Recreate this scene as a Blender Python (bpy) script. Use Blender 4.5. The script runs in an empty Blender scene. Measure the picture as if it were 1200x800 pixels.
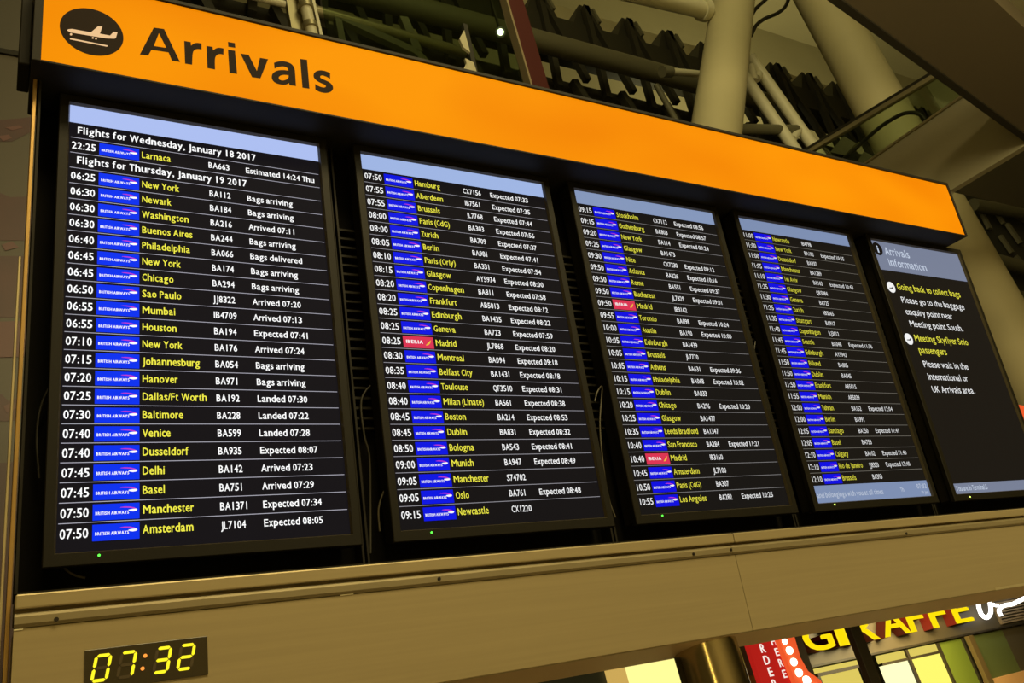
import bpy, bmesh, math, random
from mathutils import Vector, Matrix

random.seed(7)
SC = bpy.context.scene
COL = SC.collection

# ------------------------------------------------------------------ camera, exposure, light
F_PX = 1009.504
CAM_R = Matrix(((0.8605972161, -0.4859792497, -0.1523043020),
                (0.0500974650, 0.3783851341, -0.9242915851),
                (0.5068162148, 0.7878127056, 0.3499835215)))     # rows: image right, image down, view (board frame)
CAM_C = Vector((-0.1021241, -1.8442738, 1.6530766))
TILT = math.radians(7.8)                                          # the arrivals board leans forward
RX = Matrix.Rotation(TILT, 4, 'X')
BOARD = Matrix.Translation(CAM_C) @ RX @ Matrix.Translation(-CAM_C)

cam_data = bpy.data.cameras.new('camera')
cam_data.sensor_width = 36.0
cam_data.lens = F_PX / 1200.0 * 36.0
cam_data.clip_start = 0.02
cam_data.clip_end = 400
cam = bpy.data.objects.new('camera', cam_data)
COL.objects.link(cam)
rt, dn, fw = CAM_R[0], CAM_R[1], CAM_R[2]
cm = Matrix(((rt[0], -dn[0], -fw[0], 0), (rt[1], -dn[1], -fw[1], 0), (rt[2], -dn[2], -fw[2], 0), (0, 0, 0, 1)))
cam.matrix_world = BOARD @ Matrix.Translation(CAM_C) @ cm
SC.camera = cam

SC.view_settings.view_transform = 'Standard'
SC.view_settings.look = 'None'
SC.view_settings.exposure = 0.0
SC.view_settings.gamma = 1.0
SC.view_settings.use_curve_mapping = False
try:
    SC.cycles.use_denoising = True
    SC.cycles.sample_clamp_indirect = 4.0
except Exception:
    pass

w = bpy.data.worlds.new('world')
SC.world = w
w.use_nodes = True
w.node_tree.nodes['Background'].inputs['Color'].default_value = (1.0, 0.86, 0.42, 1)
w.node_tree.nodes['Background'].inputs['Strength'].default_value = 0.02


def area(name, loc, target, size, power, color=(1.0, 0.80, 0.40), size_y=None):
    d = bpy.data.lights.new(name, 'AREA')
    d.energy = power
    d.color = color
    d.size = size
    if size_y:
        d.shape = 'RECTANGLE'
        d.size_y = size_y
    o = bpy.data.objects.new(name, d)
    COL.objects.link(o)
    o.location = loc
    o.rotation_euler = (Vector(target) - Vector(loc)).to_track_quat('-Z', 'Y').to_euler()
    return o


area('concourse_ceiling_light', (1.5, -5.5, 7.5), (1.5, -4.0, 0), 4.0, 520, (1.0, 0.80, 0.38), 2.0)
area('concourse_downlight', (1.15, -4.2, 4.2), (0.4, -0.6, 1.6), 0.12, 9, (1.0, 0.80, 0.38))
area('front_wall_fill', (2.0, -5.0, 8.0), (2.0, -11, 2.5), 6.0, 330, (1.0, 0.80, 0.38), 2.0)  # added, unseen: brightens the front wall that the steel fascia reflects
area('column_highlight_light', (-6.0, -8.6, 1.9), (1.4, 0.0, 1.4), 0.30, 45, (1.0, 0.70, 0.18), 2.6)  # added unseen lamp that makes the highlight on the steel column
area('atrium_light', (4.0, -4.0, 15.0), (10, 5, 11), 5.0, 420, (1.0, 0.86, 0.40))
area('bounce_fill', (3.0, -4.5, 5.2), (9.0, 2.0, 6.5), 2.5, 300, (1.0, 0.84, 0.42))  # added fill in place of light bounced up off the floor
area('back_wall_fill', (25.0, 10.0, 18.0), (28, 15, 27), 8.0, 850, (1.0, 0.90, 0.46))  # unseen fill put in to brighten the upper back wall
area('back_wall_fill_near', (12.0, 12.0, 13.0), (14, 15, 19), 6.0, 420, (1.0, 0.90, 0.46))  # second added fill for the back wall, further left
area('shop_light', (12.5, 6.6, 3.0), (12.6, 8, 1.6), 1.2, 170, (1.0, 0.80, 0.38))


# ------------------------------------------------------------------ pixel -> place helpers
def ray_local(u, v):
    return CAM_R.transposed() @ Vector(((u - 600) / F_PX, (v - 400) / F_PX, 1.0))


def ray(u, v):
    return RX.to_3x3() @ ray_local(u, v)


def on_y(u, v, y):
    d = ray(u, v)
    return CAM_C + d * ((y - CAM_C.y) / d.y)


def on_x(u, v, x):
    d = ray(u, v)
    return CAM_C + d * ((x - CAM_C.x) / d.x)


def on_z(u, v, z):
    d = ray(u, v)
    return CAM_C + d * ((z - CAM_C.z) / d.z)


def bl_y(u, v, y=0.0):                                            # board-frame point on a plane parallel to the board
    d = ray_local(u, v)
    return CAM_C + d * ((y - CAM_C.y) / d.y)


# ------------------------------------------------------------------ materials
def principled(name, col, rough=0.5, metal=0.0, spec=0.5, noise=0.0, nscale=8.0, aniso=0.0, bump=0.0, stretch=None):
    m = bpy.data.materials.new(name)
    m.use_nodes = True
    nt = m.node_tree
    b = nt.nodes['Principled BSDF']
    b.inputs['Base Color'].default_value = (*col, 1)
    b.inputs['Roughness'].default_value = rough
    b.inputs['Metallic'].default_value = metal
    b.inputs['Specular IOR Level'].default_value = spec
    if aniso:
        b.inputs['Anisotropic'].default_value = aniso
    if noise or bump:
        tc = nt.nodes.new('ShaderNodeTexCoord')
        nz = nt.nodes.new('ShaderNodeTexNoise')
        nz.inputs['Scale'].default_value = nscale
        nz.inputs['Detail'].default_value = 4
        if stretch:
            mp = nt.nodes.new('ShaderNodeMapping')
            mp.inputs['Scale'].default_value = stretch
            nt.links.new(tc.outputs['Object'], mp.inputs['Vector'])
            nt.links.new(mp.outputs['Vector'], nz.inputs['Vector'])
        else:
            nt.links.new(tc.outputs['Object'], nz.inputs['Vector'])
        if noise:
            rp = nt.nodes.new('ShaderNodeValToRGB')
            rp.color_ramp.elements[0].position = 0.3
            rp.color_ramp.elements[1].position = 0.7
            rp.color_ramp.elements[0].color = (*[c * (1 - noise) for c in col], 1)
            rp.color_ramp.elements[1].color = (*[min(1, c * (1 + noise)) for c in col], 1)
            nt.links.new(nz.outputs['Fac'], rp.inputs['Fac'])
            nt.links.new(rp.outputs['Color'], b.inputs['Base Color'])
        if bump:
            bp = nt.nodes.new('ShaderNodeBump')
            bp.inputs['Strength'].default_value = bump
            bp.inputs['Distance'].default_value = 0.002
            nt.links.new(nz.outputs['Fac'], bp.inputs['Height'])
            nt.links.new(bp.outputs['Normal'], b.inputs['Normal'])
    return m


def srgb(r, g, b):
    def f(c):
        c /= 255.0
        return c / 12.92 if c <= 0.04045 else ((c + 0.055) / 1.055) ** 2.4
    return (f(r), f(g), f(b))


def emit(name, col, strength=1.0, base=None, spec=0.02):
    m = bpy.data.materials.new(name)
    m.use_nodes = True
    b = m.node_tree.nodes['Principled BSDF']
    b.inputs['Base Color'].default_value = (*(base or (0.003, 0.003, 0.003)), 1)
    b.inputs['Roughness'].default_value = 0.6
    b.inputs['Specular IOR Level'].default_value = spec
    b.inputs['Emission Color'].default_value = (*col, 1)
    b.inputs['Emission Strength'].default_value = strength
    return m


def glass_mat(name, tint, gloss=0.06):
    m = bpy.data.materials.new(name)
    m.use_nodes = True
    nt = m.node_tree
    nt.nodes.remove(nt.nodes['Principled BSDF'])
    out = nt.nodes['Material Output']
    tr = nt.nodes.new('ShaderNodeBsdfTransparent')
    tr.inputs['Color'].default_value = (*tint, 1)
    gl = nt.nodes.new('ShaderNodeBsdfGlossy')
    gl.inputs['Roughness'].default_value = 0.05
    gl.inputs['Color'].default_value = (0.9, 1.0, 0.9, 1)
    mx = nt.nodes.new('ShaderNodeMixShader')
    mx.inputs['Fac'].default_value = gloss
    nt.links.new(tr.outputs[0], mx.inputs[1])
    nt.links.new(gl.outputs[0], mx.inputs[2])
    nt.links.new(mx.outputs[0], out.inputs['Surface'])
    return m


def sign_orange():                                                # back-lit acrylic: tubes inside make it slightly uneven
    m = bpy.data.materials.new('backlit_orange_acrylic')
    m.use_nodes = True
    nt = m.node_tree
    b = nt.nodes['Principled BSDF']
    b.inputs['Base Color'].default_value = (0.08, 0.02, 0.0, 1)
    b.inputs['Roughness'].default_value = 0.7
    b.inputs['Specular IOR Level'].default_value = 0.04
    tc = nt.nodes.new('ShaderNodeTexCoord')
    mp = nt.nodes.new('ShaderNodeMapping')
    mp.inputs['Scale'].default_value = (1.4, 1.0, 3.0)
    nz = nt.nodes.new('ShaderNodeTexNoise')
    nz.inputs['Scale'].default_value = 1.3
    nz.inputs['Detail'].default_value = 1
    rp = nt.nodes.new('ShaderNodeValToRGB')
    rp.color_ramp.elements[0].position = 0.32
    rp.color_ramp.elements[1].position = 0.7
    rp.color_ramp.elements[0].color = (*srgb(243, 137, 0), 1)
    rp.color_ramp.elements[1].color = (*srgb(254, 155, 3), 1)
    nt.links.new(tc.outputs['Object'], mp.inputs['Vector'])
    nt.links.new(mp.outputs['Vector'], nz.inputs['Vector'])
    nt.links.new(nz.outputs['Fac'], rp.inputs['Fac'])
    nt.links.new(rp.outputs['Color'], b.inputs['Emission Color'])
    b.inputs['Emission Strength'].default_value = 0.90
    return m


MAT = {}
MAT['orange'] = sign_orange()
MAT['sign_black'] = principled('dark_bronze_vinyl', (0.012, 0.005, 0.002), 0.7, spec=0.15)
MAT['sign_pale'] = emit('pale_peach_backlit', srgb(250, 205, 150), 0.9)
MAT['case_dark'] = principled('black_painted_metal', (0.010, 0.0085, 0.0045), 0.6, spec=0.2, noise=0.2)
MAT['case_deep'] = principled('matt_black_backboard', (0.004, 0.0035, 0.002), 0.8, spec=0.1, noise=0.25, nscale=5)
MAT['bezel'] = principled('dark_plastic_bezel', (0.0075, 0.0064, 0.0032), 0.55, spec=0.2)
MAT['bezel_edge'] = principled('lit_bezel_edge', (0.05, 0.042, 0.022), 0.4)  # light caught on the inner bezel edge, put into a lighter colour
MAT['gold'] = principled('bronze_trim_metal', (0.40, 0.25, 0.08), 0.38, 0.6)
MAT['pale_trim'] = principled('pale_aluminium_trim', (0.45, 0.38, 0.22), 0.4, 0.5)
MAT['steel'] = principled('brushed_champagne_steel', (0.335, 0.272, 0.148), 0.44, 0.4, noise=0.05, nscale=3.0, stretch=(0.6, 1, 40))
MAT['steel_rail'] = principled('dull_champagne_rail', (0.23, 0.19, 0.105), 0.5, 0.4)
MAT['steel_dark'] = principled('shadow_gap_metal', (0.22, 0.16, 0.07), 0.55, 0.3)
MAT['soffit'] = principled('brown_soffit_metal', (0.50, 0.36, 0.20), 0.45, 0.3, noise=0.1, nscale=3)
MAT['screw'] = principled('dark_screw', (0.03, 0.025, 0.02), 0.4, 0.6)
MAT['cable'] = principled('black_cable_rubber', (0.022, 0.02, 0.012), 0.5)
MAT['cable_pale'] = principled('grey_cable_rubber', (0.06, 0.052, 0.03), 0.5)
MAT['led'] = emit('green_led', (0.10, 1.0, 0.06), 2.2)
MAT['led_y'] = emit('yellow_green_led', (0.75, 1.0, 0.15), 2.2)
MAT['chrome'] = principled('polished_steel_column', (0.50, 0.42, 0.26), 0.18, 1.0, noise=0.08, nscale=2)
MAT['cream'] = principled('cream_painted_concrete', (0.57, 0.51, 0.30), 0.65, noise=0.05, nscale=1.2)
MAT['cream_dim'] = principled('grey_cream_plaster', (0.36, 0.32, 0.18), 0.75, noise=0.06, nscale=0.3)
MAT['brown_soffit'] = principled('brown_grey_board', (0.112, 0.088, 0.052), 0.7, noise=0.05, nscale=0.6)
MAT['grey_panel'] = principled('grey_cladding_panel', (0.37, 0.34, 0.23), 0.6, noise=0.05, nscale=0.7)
MAT['grey_panel_shaded'] = principled('shaded_cladding_panel', (0.075, 0.070, 0.048), 0.6)  # shade on the bridge underside put into a darker cladding colour
MAT['black_rubber'] = principled('black_handrail', (0.02, 0.018, 0.012), 0.45)
MAT['rail_pale'] = principled('brushed_handrail_profile', (0.34, 0.30, 0.17), 0.4, 0.5)
MAT['white_tube'] = principled('white_painted_steel', (0.76, 0.72, 0.52), 0.45)
MAT['grey_tube'] = principled('grey_duct_steel', (0.16, 0.15, 0.09), 0.5)
MAT['dark_steel'] = principled('dark_truss_steel', (0.036, 0.033, 0.021), 0.6)
MAT['dark_deck'] = principled('dark_roof_deck', (0.035, 0.033, 0.022), 0.75, noise=0.3, nscale=0.6)
MAT['maroon'] = principled('maroon_painted_steel', (0.085, 0.012, 0.010), 0.45)
MAT['maroon_edge'] = principled('pale_steel_edge', (0.45, 0.36, 0.22), 0.4, 0.3)
MAT['slat'] = principled('weathered_grey_slats', (0.17, 0.16, 0.10), 0.6)
MAT['glass'] = glass_mat('green_tinted_glass', (0.66, 0.74, 0.60))
MAT['glass_clear'] = glass_mat('balustrade_glass', (0.72, 0.78, 0.66), 0.05)
MAT['white_plate'] = principled('white_plate', (0.75, 0.70, 0.48), 0.5)
MAT['lamp'] = emit('lamp_glow', (1.0, 1.0, 0.72), 9.0)
MAT['floor'] = principled('pale_terrazzo', (0.36, 0.31, 0.22), 0.35, noise=0.15, nscale=20)
MAT['poster_base'] = principled('poster_brown_grey', (0.042, 0.034, 0.018), 0.5)
MAT['poster_top'] = principled('poster_upper_grey', (0.036, 0.031, 0.018), 0.5)
MAT['poster_red'] = principled('poster_maroon', (0.036, 0.007, 0.006), 0.5, noise=0.35, nscale=4)
MAT['poster_pink'] = principled('poster_dull_pink', (0.075, 0.022, 0.020), 0.5)
MAT['letter_yellow'] = emit('yellow_letter_face', srgb(255, 222, 10), 1.05)
MAT['letter_red'] = principled('dark_red_letter_return', (0.16, 0.012, 0.006), 0.45)
MAT['neon'] = emit('white_neon', (1.0, 0.98, 0.92), 3.0)
MAT['sign_red'] = emit('lit_red_sign', srgb(176, 28, 22), 0.85, (0.3, 0.02, 0.02))
MAT['sign_redorange'] = emit('lit_orange_red', srgb(226, 84, 40), 0.95, (0.4, 0.08, 0.03))
MAT['sign_text'] = emit('white_sign_letters', srgb(250, 236, 225), 1.0)
MAT['bulb'] = emit('round_bulb_glow', (1.0, 0.93, 0.72), 4.0)
MAT['menu'] = emit('lit_menu_board', srgb(226, 205, 96), 0.95)
MAT['menu_ink'] = principled('menu_print', (0.35, 0.28, 0.07), 0.7)
MAT['shop_white'] = emit('bright_lit_pane', srgb(255, 250, 190), 1.15)
MAT['shop_yellow'] = emit('yellow_lit_pane', srgb(255, 245, 110), 1.05)
MAT['light_box'] = emit('warm_lightbox', srgb(255, 246, 150), 1.1)
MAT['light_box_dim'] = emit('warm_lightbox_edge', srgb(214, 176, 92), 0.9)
MAT['shop_dark'] = principled('shop_dark_frame', (0.030, 0.023, 0.012), 0.5)
MAT['shop_brown'] = principled('shop_brown_board', (0.10, 0.08, 0.045), 0.5)
MAT['shop_post'] = principled('shop_bronze_post', (0.20, 0.14, 0.055), 0.4, 0.4)
MAT['green_panel'] = principled('green_glass_panel', (0.17, 0.23, 0.03), 0.45)
MAT['green_panel_b'] = principled('dull_green_panel', (0.13, 0.16, 0.05), 0.45)
MAT['peach'] = principled('peach_counter_board', (0.85, 0.48, 0.20), 0.5)
MAT['louvre'] = principled('tan_louvre', (0.30, 0.22, 0.12), 0.5)
MAT['teal_dark'] = principled('dark_teal_board', (0.030, 0.036, 0.026), 0.5)
MAT['clock_face'] = principled('dark_clock_window', (0.030, 0.022, 0.008), 0.3)
MAT['seg_on'] = emit('lit_yellow_segment', srgb(255, 238, 40), 1.15)
MAT['seg_off'] = principled('unlit_segment', (0.055, 0.038, 0.014), 0.5)
MAT['colon'] = emit('orange_led_dot', srgb(255, 150, 60), 1.3)
# pictures on the screens: one set per monitor (dimming at slanting view angles is put into the colours)
SCR = []
for i, (bar, dim) in enumerate([((174, 192, 242), 1.0), ((160, 182, 228), 0.93), ((134, 152, 188), 0.85),
                                ((126, 143, 178), 0.74), ((120, 128, 150), 0.86)]):
    SCR.append({
        'black': emit('screen_black', srgb(*[(19, 17, 22), (18, 16, 19), (20, 18, 18), (23, 20, 17), (25, 21, 17)][i]), 1.0),
        'bar': emit('screen_title_blue', srgb(*bar), 1.0),
        'white': emit('screen_white', (1, 1, 1), 1.05 * dim),
        'soft': emit('screen_soft_white', srgb(214, 226, 246), 0.95 * dim),
        'rule': emit('screen_rule_grey', srgb(*[(186, 184, 198), (160, 158, 166), (140, 138, 138), (126, 122, 112), (120, 120, 120)][i]), 0.9),
        'yellow': emit('screen_yellow', srgb(246, 240, 74), 1.0 * dim),
        'blue': emit('screen_tile_blue', srgb(*[(6, 50, 240), (6, 20, 226), (8, 10, 224), (6, 8, 226), (0, 0, 200)][i]), 1.0),
        'red': emit('screen_tile_red', srgb(220, 52, 84), 1.0),
        'magenta': emit('screen_ribbon_magenta', srgb(204, 60, 200), 1.0),
        'gold': emit('screen_swoosh_gold', srgb(240, 190, 60), 1.0),
    })


# ------------------------------------------------------------------ mesh builder
class MB:
    def __init__(self):
        self.v, self.f, self.m, self.s = [], [], [], []

    def add(self, verts, faces, mi=0, smooth=False):
        b = len(self.v)
        self.v += [Vector(p) for p in verts]
        self.f += [[b + i for i in f] for f in faces]
        self.m += [mi] * len(faces)
        self.s += [smooth] * len(faces)
        return self

    def box(self, a, b, mi=0):
        (x0, y0, z0), (x1, y1, z1) = a, b
        x0, x1 = sorted((x0, x1)); y0, y1 = sorted((y0, y1)); z0, z1 = sorted((z0, z1))
        vs = [(x0, y0, z0), (x1, y0, z0), (x1, y1, z0), (x0, y1, z0), (x0, y0, z1), (x1, y0, z1), (x1, y1, z1), (x0, y1, z1)]
        return self.add(vs, [(0, 3, 2, 1), (4, 5, 6, 7), (0, 1, 5, 4), (1, 2, 6, 5), (2, 3, 7, 6), (3, 0, 4, 7)], mi)

    def cbox(self, a, b, c=0.004, mi=0):                          # box with chamfered edges
        bm = bmesh.new()
        bmesh.ops.create_cube(bm, size=1.0)
        A, B = Vector(a), Vector(b)
        for v in bm.verts:
            v.co = Vector([(A[i] + B[i]) / 2 + v.co[i] * abs(B[i] - A[i]) for i in range(3)])
        bmesh.ops.bevel(bm, geom=bm.edges[:], offset=c, segments=2, affect='EDGES', profile=0.5)
        bm.verts.index_update()
        self.add([v.co.copy() for v in bm.verts], [[v.index for v in f.verts] for f in bm.faces], mi)
        bm.free()
        return self

    def prism(self, pts, off, mi=0):                              # polygon swept along a vector
        n = len(pts)
        off = Vector(off)
        vs = [Vector(p) for p in pts] + [Vector(p) + off for p in pts]
        fs = [list(range(n))[::-1], list(range(n, 2 * n))] + [[i, (i + 1) % n, n + (i + 1) % n, n + i] for i in range(n)]
        return self.add(vs, fs, mi)

    def poly(self, pts, mi=0):
        return self.add(pts, [list(range(len(pts)))], mi)

    def tube(self, path, r, n=12, mi=0, caps=True, r_end=None):
        path = [Vector(p) for p in path]
        rings = []
        t0 = (path[1] - path[0]).normalized()
        up = Vector((0, 0, 1)) if abs(t0.z) < 0.9 else Vector((1, 0, 0))
        nx = t0.cross(up).normalized()
        k = len(path)
        for i, p in enumerate(path):
            t = ((path[min(i + 1, k - 1)] - path[max(i - 1, 0)])).normalized()
            nx = (nx - t * nx.dot(t)).normalized()
            ny = t.cross(nx)
            rr = r if r_end is None else r + (r_end - r) * i / (k - 1)
            rings.append([p + (nx * math.cos(2 * math.pi * j / n) + ny * math.sin(2 * math.pi * j / n)) * rr for j in range(n)])
        vs = [q for ring in rings for q in ring]
        fs = [[i * n + j, i * n + (j + 1) % n, (i + 1) * n + (j + 1) % n, (i + 1) * n + j] for i in range(k - 1) for j in range(n)]
        self.add(vs, fs, mi, True)
        if caps:
            self.add(rings[0], [list(range(n))[::-1]], mi)
            self.add(rings[-1], [list(range(n))], mi)
        return self

    def bar(self, a, b, w_, h_, mi=0, up=(0, 0, 1)):              # rectangular bar between two points
        a, b = Vector(a), Vector(b)
        t = (b - a).normalized()
        s = t.cross(Vector(up))
        s = s.normalized() if s.length > 1e-4 else Vector((1, 0, 0))
        u = s.cross(t)
        pts = [a + s * w_ / 2 + u * h_ / 2, a - s * w_ / 2 + u * h_ / 2, a - s * w_ / 2 - u * h_ / 2, a + s * w_ / 2 - u * h_ / 2]
        return self.prism(pts, b - a, mi)

    def build(self, name, mats, parent=None):
        me = bpy.data.meshes.new(name)
        me.from_pydata([tuple(p) for p in self.v], [], self.f)
        for m in (mats if isinstance(mats, (list, tuple)) else [mats]):
            me.materials.append(m)
        me.polygons.foreach_set('material_index', self.m)
        me.polygons.foreach_set('use_smooth', self.s)
        me.update()
        o = bpy.data.objects.new(name, me)
        COL.objects.link(o)
        if parent is not None:
            o.parent = parent
        return o


def smooth_path(pts, n=6):                                        # Catmull-Rom through the points
    pts = [Vector(p) for p in pts]
    P = [pts[0] * 2 - pts[1]] + pts + [pts[-1] * 2 - pts[-2]]
    out = []
    for i in range(1, len(P) - 2):
        for k in range(n):
            t = k / n
            a, b, c, d = P[i - 1], P[i], P[i + 1], P[i + 2]
            out.append(0.5 * ((2 * b) + (c - a) * t + (2 * a - 5 * b + 4 * c - d) * t * t + (3 * b - a - 3 * c + d) * t ** 3))
    out.append(pts[-1])
    return out


def thing(name, label, cat, M=None, group=None):
    o = bpy.data.objects.new(name, None)
    o.empty_display_size = 0.05
    COL.objects.link(o)
    if M is not None:
        o.matrix_world = M
    o['label'] = label
    o['category'] = cat
    if group:
        o['group'] = group
    return o


def tag(o, label, cat, group=None):
    o['label'] = label
    o['category'] = cat
    if group:
        o['group'] = group
    return o


def structure(o):
    o['kind'] = 'structure'
    return o


def board_at(x=0.0, y=0.0, z=0.0):
    return BOARD @ Matrix.Translation((x, y, z))


# ------------------------------------------------------------------ lettering (built-in font, glyph cache)
GLYPH = {}
_cv = bpy.data.curves.new('glyph', 'FONT')
_ob = bpy.data.objects.new('glyph', _cv)
COL.objects.link(_ob)


def _eval(body, bold, res):
    _cv.body = body
    _cv.offset = bold
    _cv.resolution_u = res
    dg = bpy.context.evaluated_depsgraph_get()
    dg.update()
    me = bpy.data.meshes.new_from_object(_ob.evaluated_get(dg))
    vs = [v.co.copy() for v in me.vertices]
    fs = [list(p.vertices) for p in me.polygons]
    bpy.data.meshes.remove(me)
    return vs, fs


def _span(vs):
    return min(v.x for v in vs), max(v.x for v in vs)


ADV = dict(zip('ABCDEFGHIJKLMNOPQRSTUVWXYZ', (722, 611, 611, 722, 556, 500, 722, 722, 278, 389, 667, 500, 944, 722, 778, 556, 778, 611, 556, 556, 722, 667, 1000, 667, 667, 556)))
ADV.update(zip('abcdefghijklmnopqrstuvwxyz', (556, 611, 444, 611, 556, 389, 611, 611, 278, 278, 556, 278, 889, 611, 611, 611, 611, 389, 444, 389, 611, 556, 833, 556, 556, 500)))
ADV.update({c: 556 for c in '0123456789'})
ADV.update({' ': 278, ':': 278, ',': 278, '.': 278, '/': 320, '(': 333, ')': 333})   # advance widths of the airport lettering, cap height 698


def glyph(c, bold, res):
    k = (c, bold, res)
    if k not in GLYPH:
        vs, fs = ([], []) if c == ' ' else _eval(c, 0.0, res)
        vs = [Vector((v.x, stretch_y(c, v.y), 0)) for v in vs]
        if vs and bold > 0.003:                                   # heavier strokes: three slightly shifted impressions
            n, b0, f0_ = len(vs), vs, fs
            vs, fs = [], []
            for q, (ex, ey) in enumerate(((-1.0, -0.4), (1.0, -0.4), (0.0, 0.5))):
                vs += [Vector((v.x + ex * bold, v.y + ey * bold, 0)) for v in b0]
                fs += [[k_ + q * n for k_ in f] for f in f0_]
        adv = ADV[c] / 698.0 * CAPV
        if vs:
            lo, hi = _span(vs)
            want = min(max((adv * (0.92 if c in 'AVWYTvwy' else 0.87)) / (hi - lo), 0.75), 1.35)
            if c in '1IJijl.,:/':
                want = 1.0
            vs = [Vector(((v.x - (lo + hi) / 2) * want + adv / 2, v.y, 0)) for v in vs]
        GLYPH[k] = (vs, fs, adv)
    return GLYPH[k]


CAPV = max(v.y for v in _eval('H', 0.0, 1)[0])
XHV = max(v.y for v in _eval('x', 0.0, 1)[0])
ASCV = max(v.y for v in _eval('h', 0.0, 1)[0])
XH_T, ASC_T = 0.735 * CAPV, 1.04 * CAPV


def stretch_y(c, y):                                              # tall x-height like airport lettering
    if not c.islower() or y <= 0:
        return y
    if y <= XHV:
        return y * XH_T / XHV
    return XH_T + (y - XHV) * (ASC_T - XH_T) / (ASCV - XHV)



def nat_width(s, cap, bold=0.018):
    return sum(glyph(c, bold, 2)[2] for c in s) * cap / CAPV


def text(mb, s, x, z, cap, mi=0, bold=0.018, sx=1.0, width=None, y=0.0, res=2, track=0.0, align='L'):
    """flat text in the x/z plane facing -y, baseline at z; cap = capital height; width squeezes it to fit"""
    sc = cap / CAPV
    adv = [glyph(c, bold, res)[2] + track for c in s]
    tot = sum(adv) * sc
    if width:
        sx = width / tot
    x0 = x - tot * sx if align == 'R' else (x - tot * sx / 2 if align == 'C' else x)
    for c, a in zip(s, adv):
        vs, fs, _ = glyph(c, bold, res)
        if vs:
            mb.add([(x0 + v.x * sc * sx, y, z + v.y * sc) for v in vs], fs, mi)
        x0 += a * sc * sx
    return x0


def disc(mb, x, z, r, mi, y=0.0, n=40, rx=None):
    rx = rx or r
    mb.poly([(x + rx * math.cos(-2 * math.pi * i / n), y, z - r * math.sin(-2 * math.pi * i / n)) for i in range(n)][::-1], mi)


# ------------------------------------------------------------------ the hall (setting)
structure(MB().box((-14, -11, -0.2), (42, 15, 0)).build('floor', MAT['floor']))
structure(MB().box((-14, 15, 0), (42, 15.4, 30)).build('wall_back', MAT['cream_dim']))
structure(MB().box((-14, -11.4, 0), (42, -11, 30)).build('wall_front', MAT['cream_dim']))
structure(MB().box((-14.4, -11, 0), (-14, 15, 30)).build('wall_side', MAT['cream_dim']))
structure(MB().box((42, -11, 0), (42.4, 15, 30)).build('wall_right', MAT['cream_dim']))
structure(MB().box((-14, -11, 30), (42, 15.4, 30.4)).build('ceiling', MAT['cream_dim']))
# mezzanine slab the raking columns stand on (also the ceiling of the shop)
structure(MB().box((1.5, 2.6, 3.25), (40, 15, 3.65)).build('floor_mezzanine', MAT['brown_soffit']))


# ------------------------------------------------------------------ arrivals board: monitors
XS = [0.0, 0.70004, 1.39864, 2.09990, 2.81652]
SW, SH, ZT = 0.5805, 1.018, 3.0
ROW0, PITCH = 0.0470, 0.0398
BA, IB = 'BA', 'IB'
S1 = [('h', 'Flights for Wednesday, January 18 2017'), ('22:25', BA, 'Larnaca', 'BA663', 'Estimated 14:24 Thu'),
      ('h', 'Flights for Thursday, January 19 2017'), ('06:25', BA, 'New York', 'BA112', 'Bags arriving'),
      ('06:30', BA, 'Newark', 'BA184', 'Bags arriving'), ('06:30', BA, 'Washington', 'BA216', 'Arrived 07:11'),
      ('06:30', BA, 'Buenos Aires', 'BA244', 'Bags arriving'), ('06:40', BA, 'Philadelphia', 'BA066', 'Bags delivered'),
      ('06:45', BA, 'New York', 'BA174', 'Bags arriving'), ('06:45', BA, 'Chicago', 'BA294', 'Bags arriving'),
      ('06:50', BA, 'Sao Paulo', 'JJ8322', 'Arrived 07:20'), ('06:55', BA, 'Mumbai', 'IB4709', 'Arrived 07:13'),
      ('06:55', BA, 'Houston', 'BA194', 'Expected 07:41'), ('07:10', BA, 'New York', 'BA176', 'Arrived 07:24'),
      ('07:15', BA, 'Johannesburg', 'BA054', 'Bags arriving'), ('07:20', BA, 'Hanover', 'BA971', 'Bags arriving'),
      ('07:25', BA, 'Dallas/Ft Worth', 'BA192', 'Landed 07:30'), ('07:30', BA, 'Baltimore', 'BA228', 'Landed 07:22'),
      ('07:40', BA, 'Venice', 'BA599', 'Landed 07:28'), ('07:40', BA, 'Dusseldorf', 'BA935', 'Expected 08:07'),
      ('07:45', BA, 'Delhi', 'BA142', 'Arrived 07:23'), ('07:45', BA, 'Basel', 'BA751', 'Arrived 07:29'),
      ('07:50', BA, 'Manchester', 'BA1371', 'Expected 07:34'), ('07:50', BA, 'Amsterdam', 'JL7104', 'Expected 08:05')]
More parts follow.
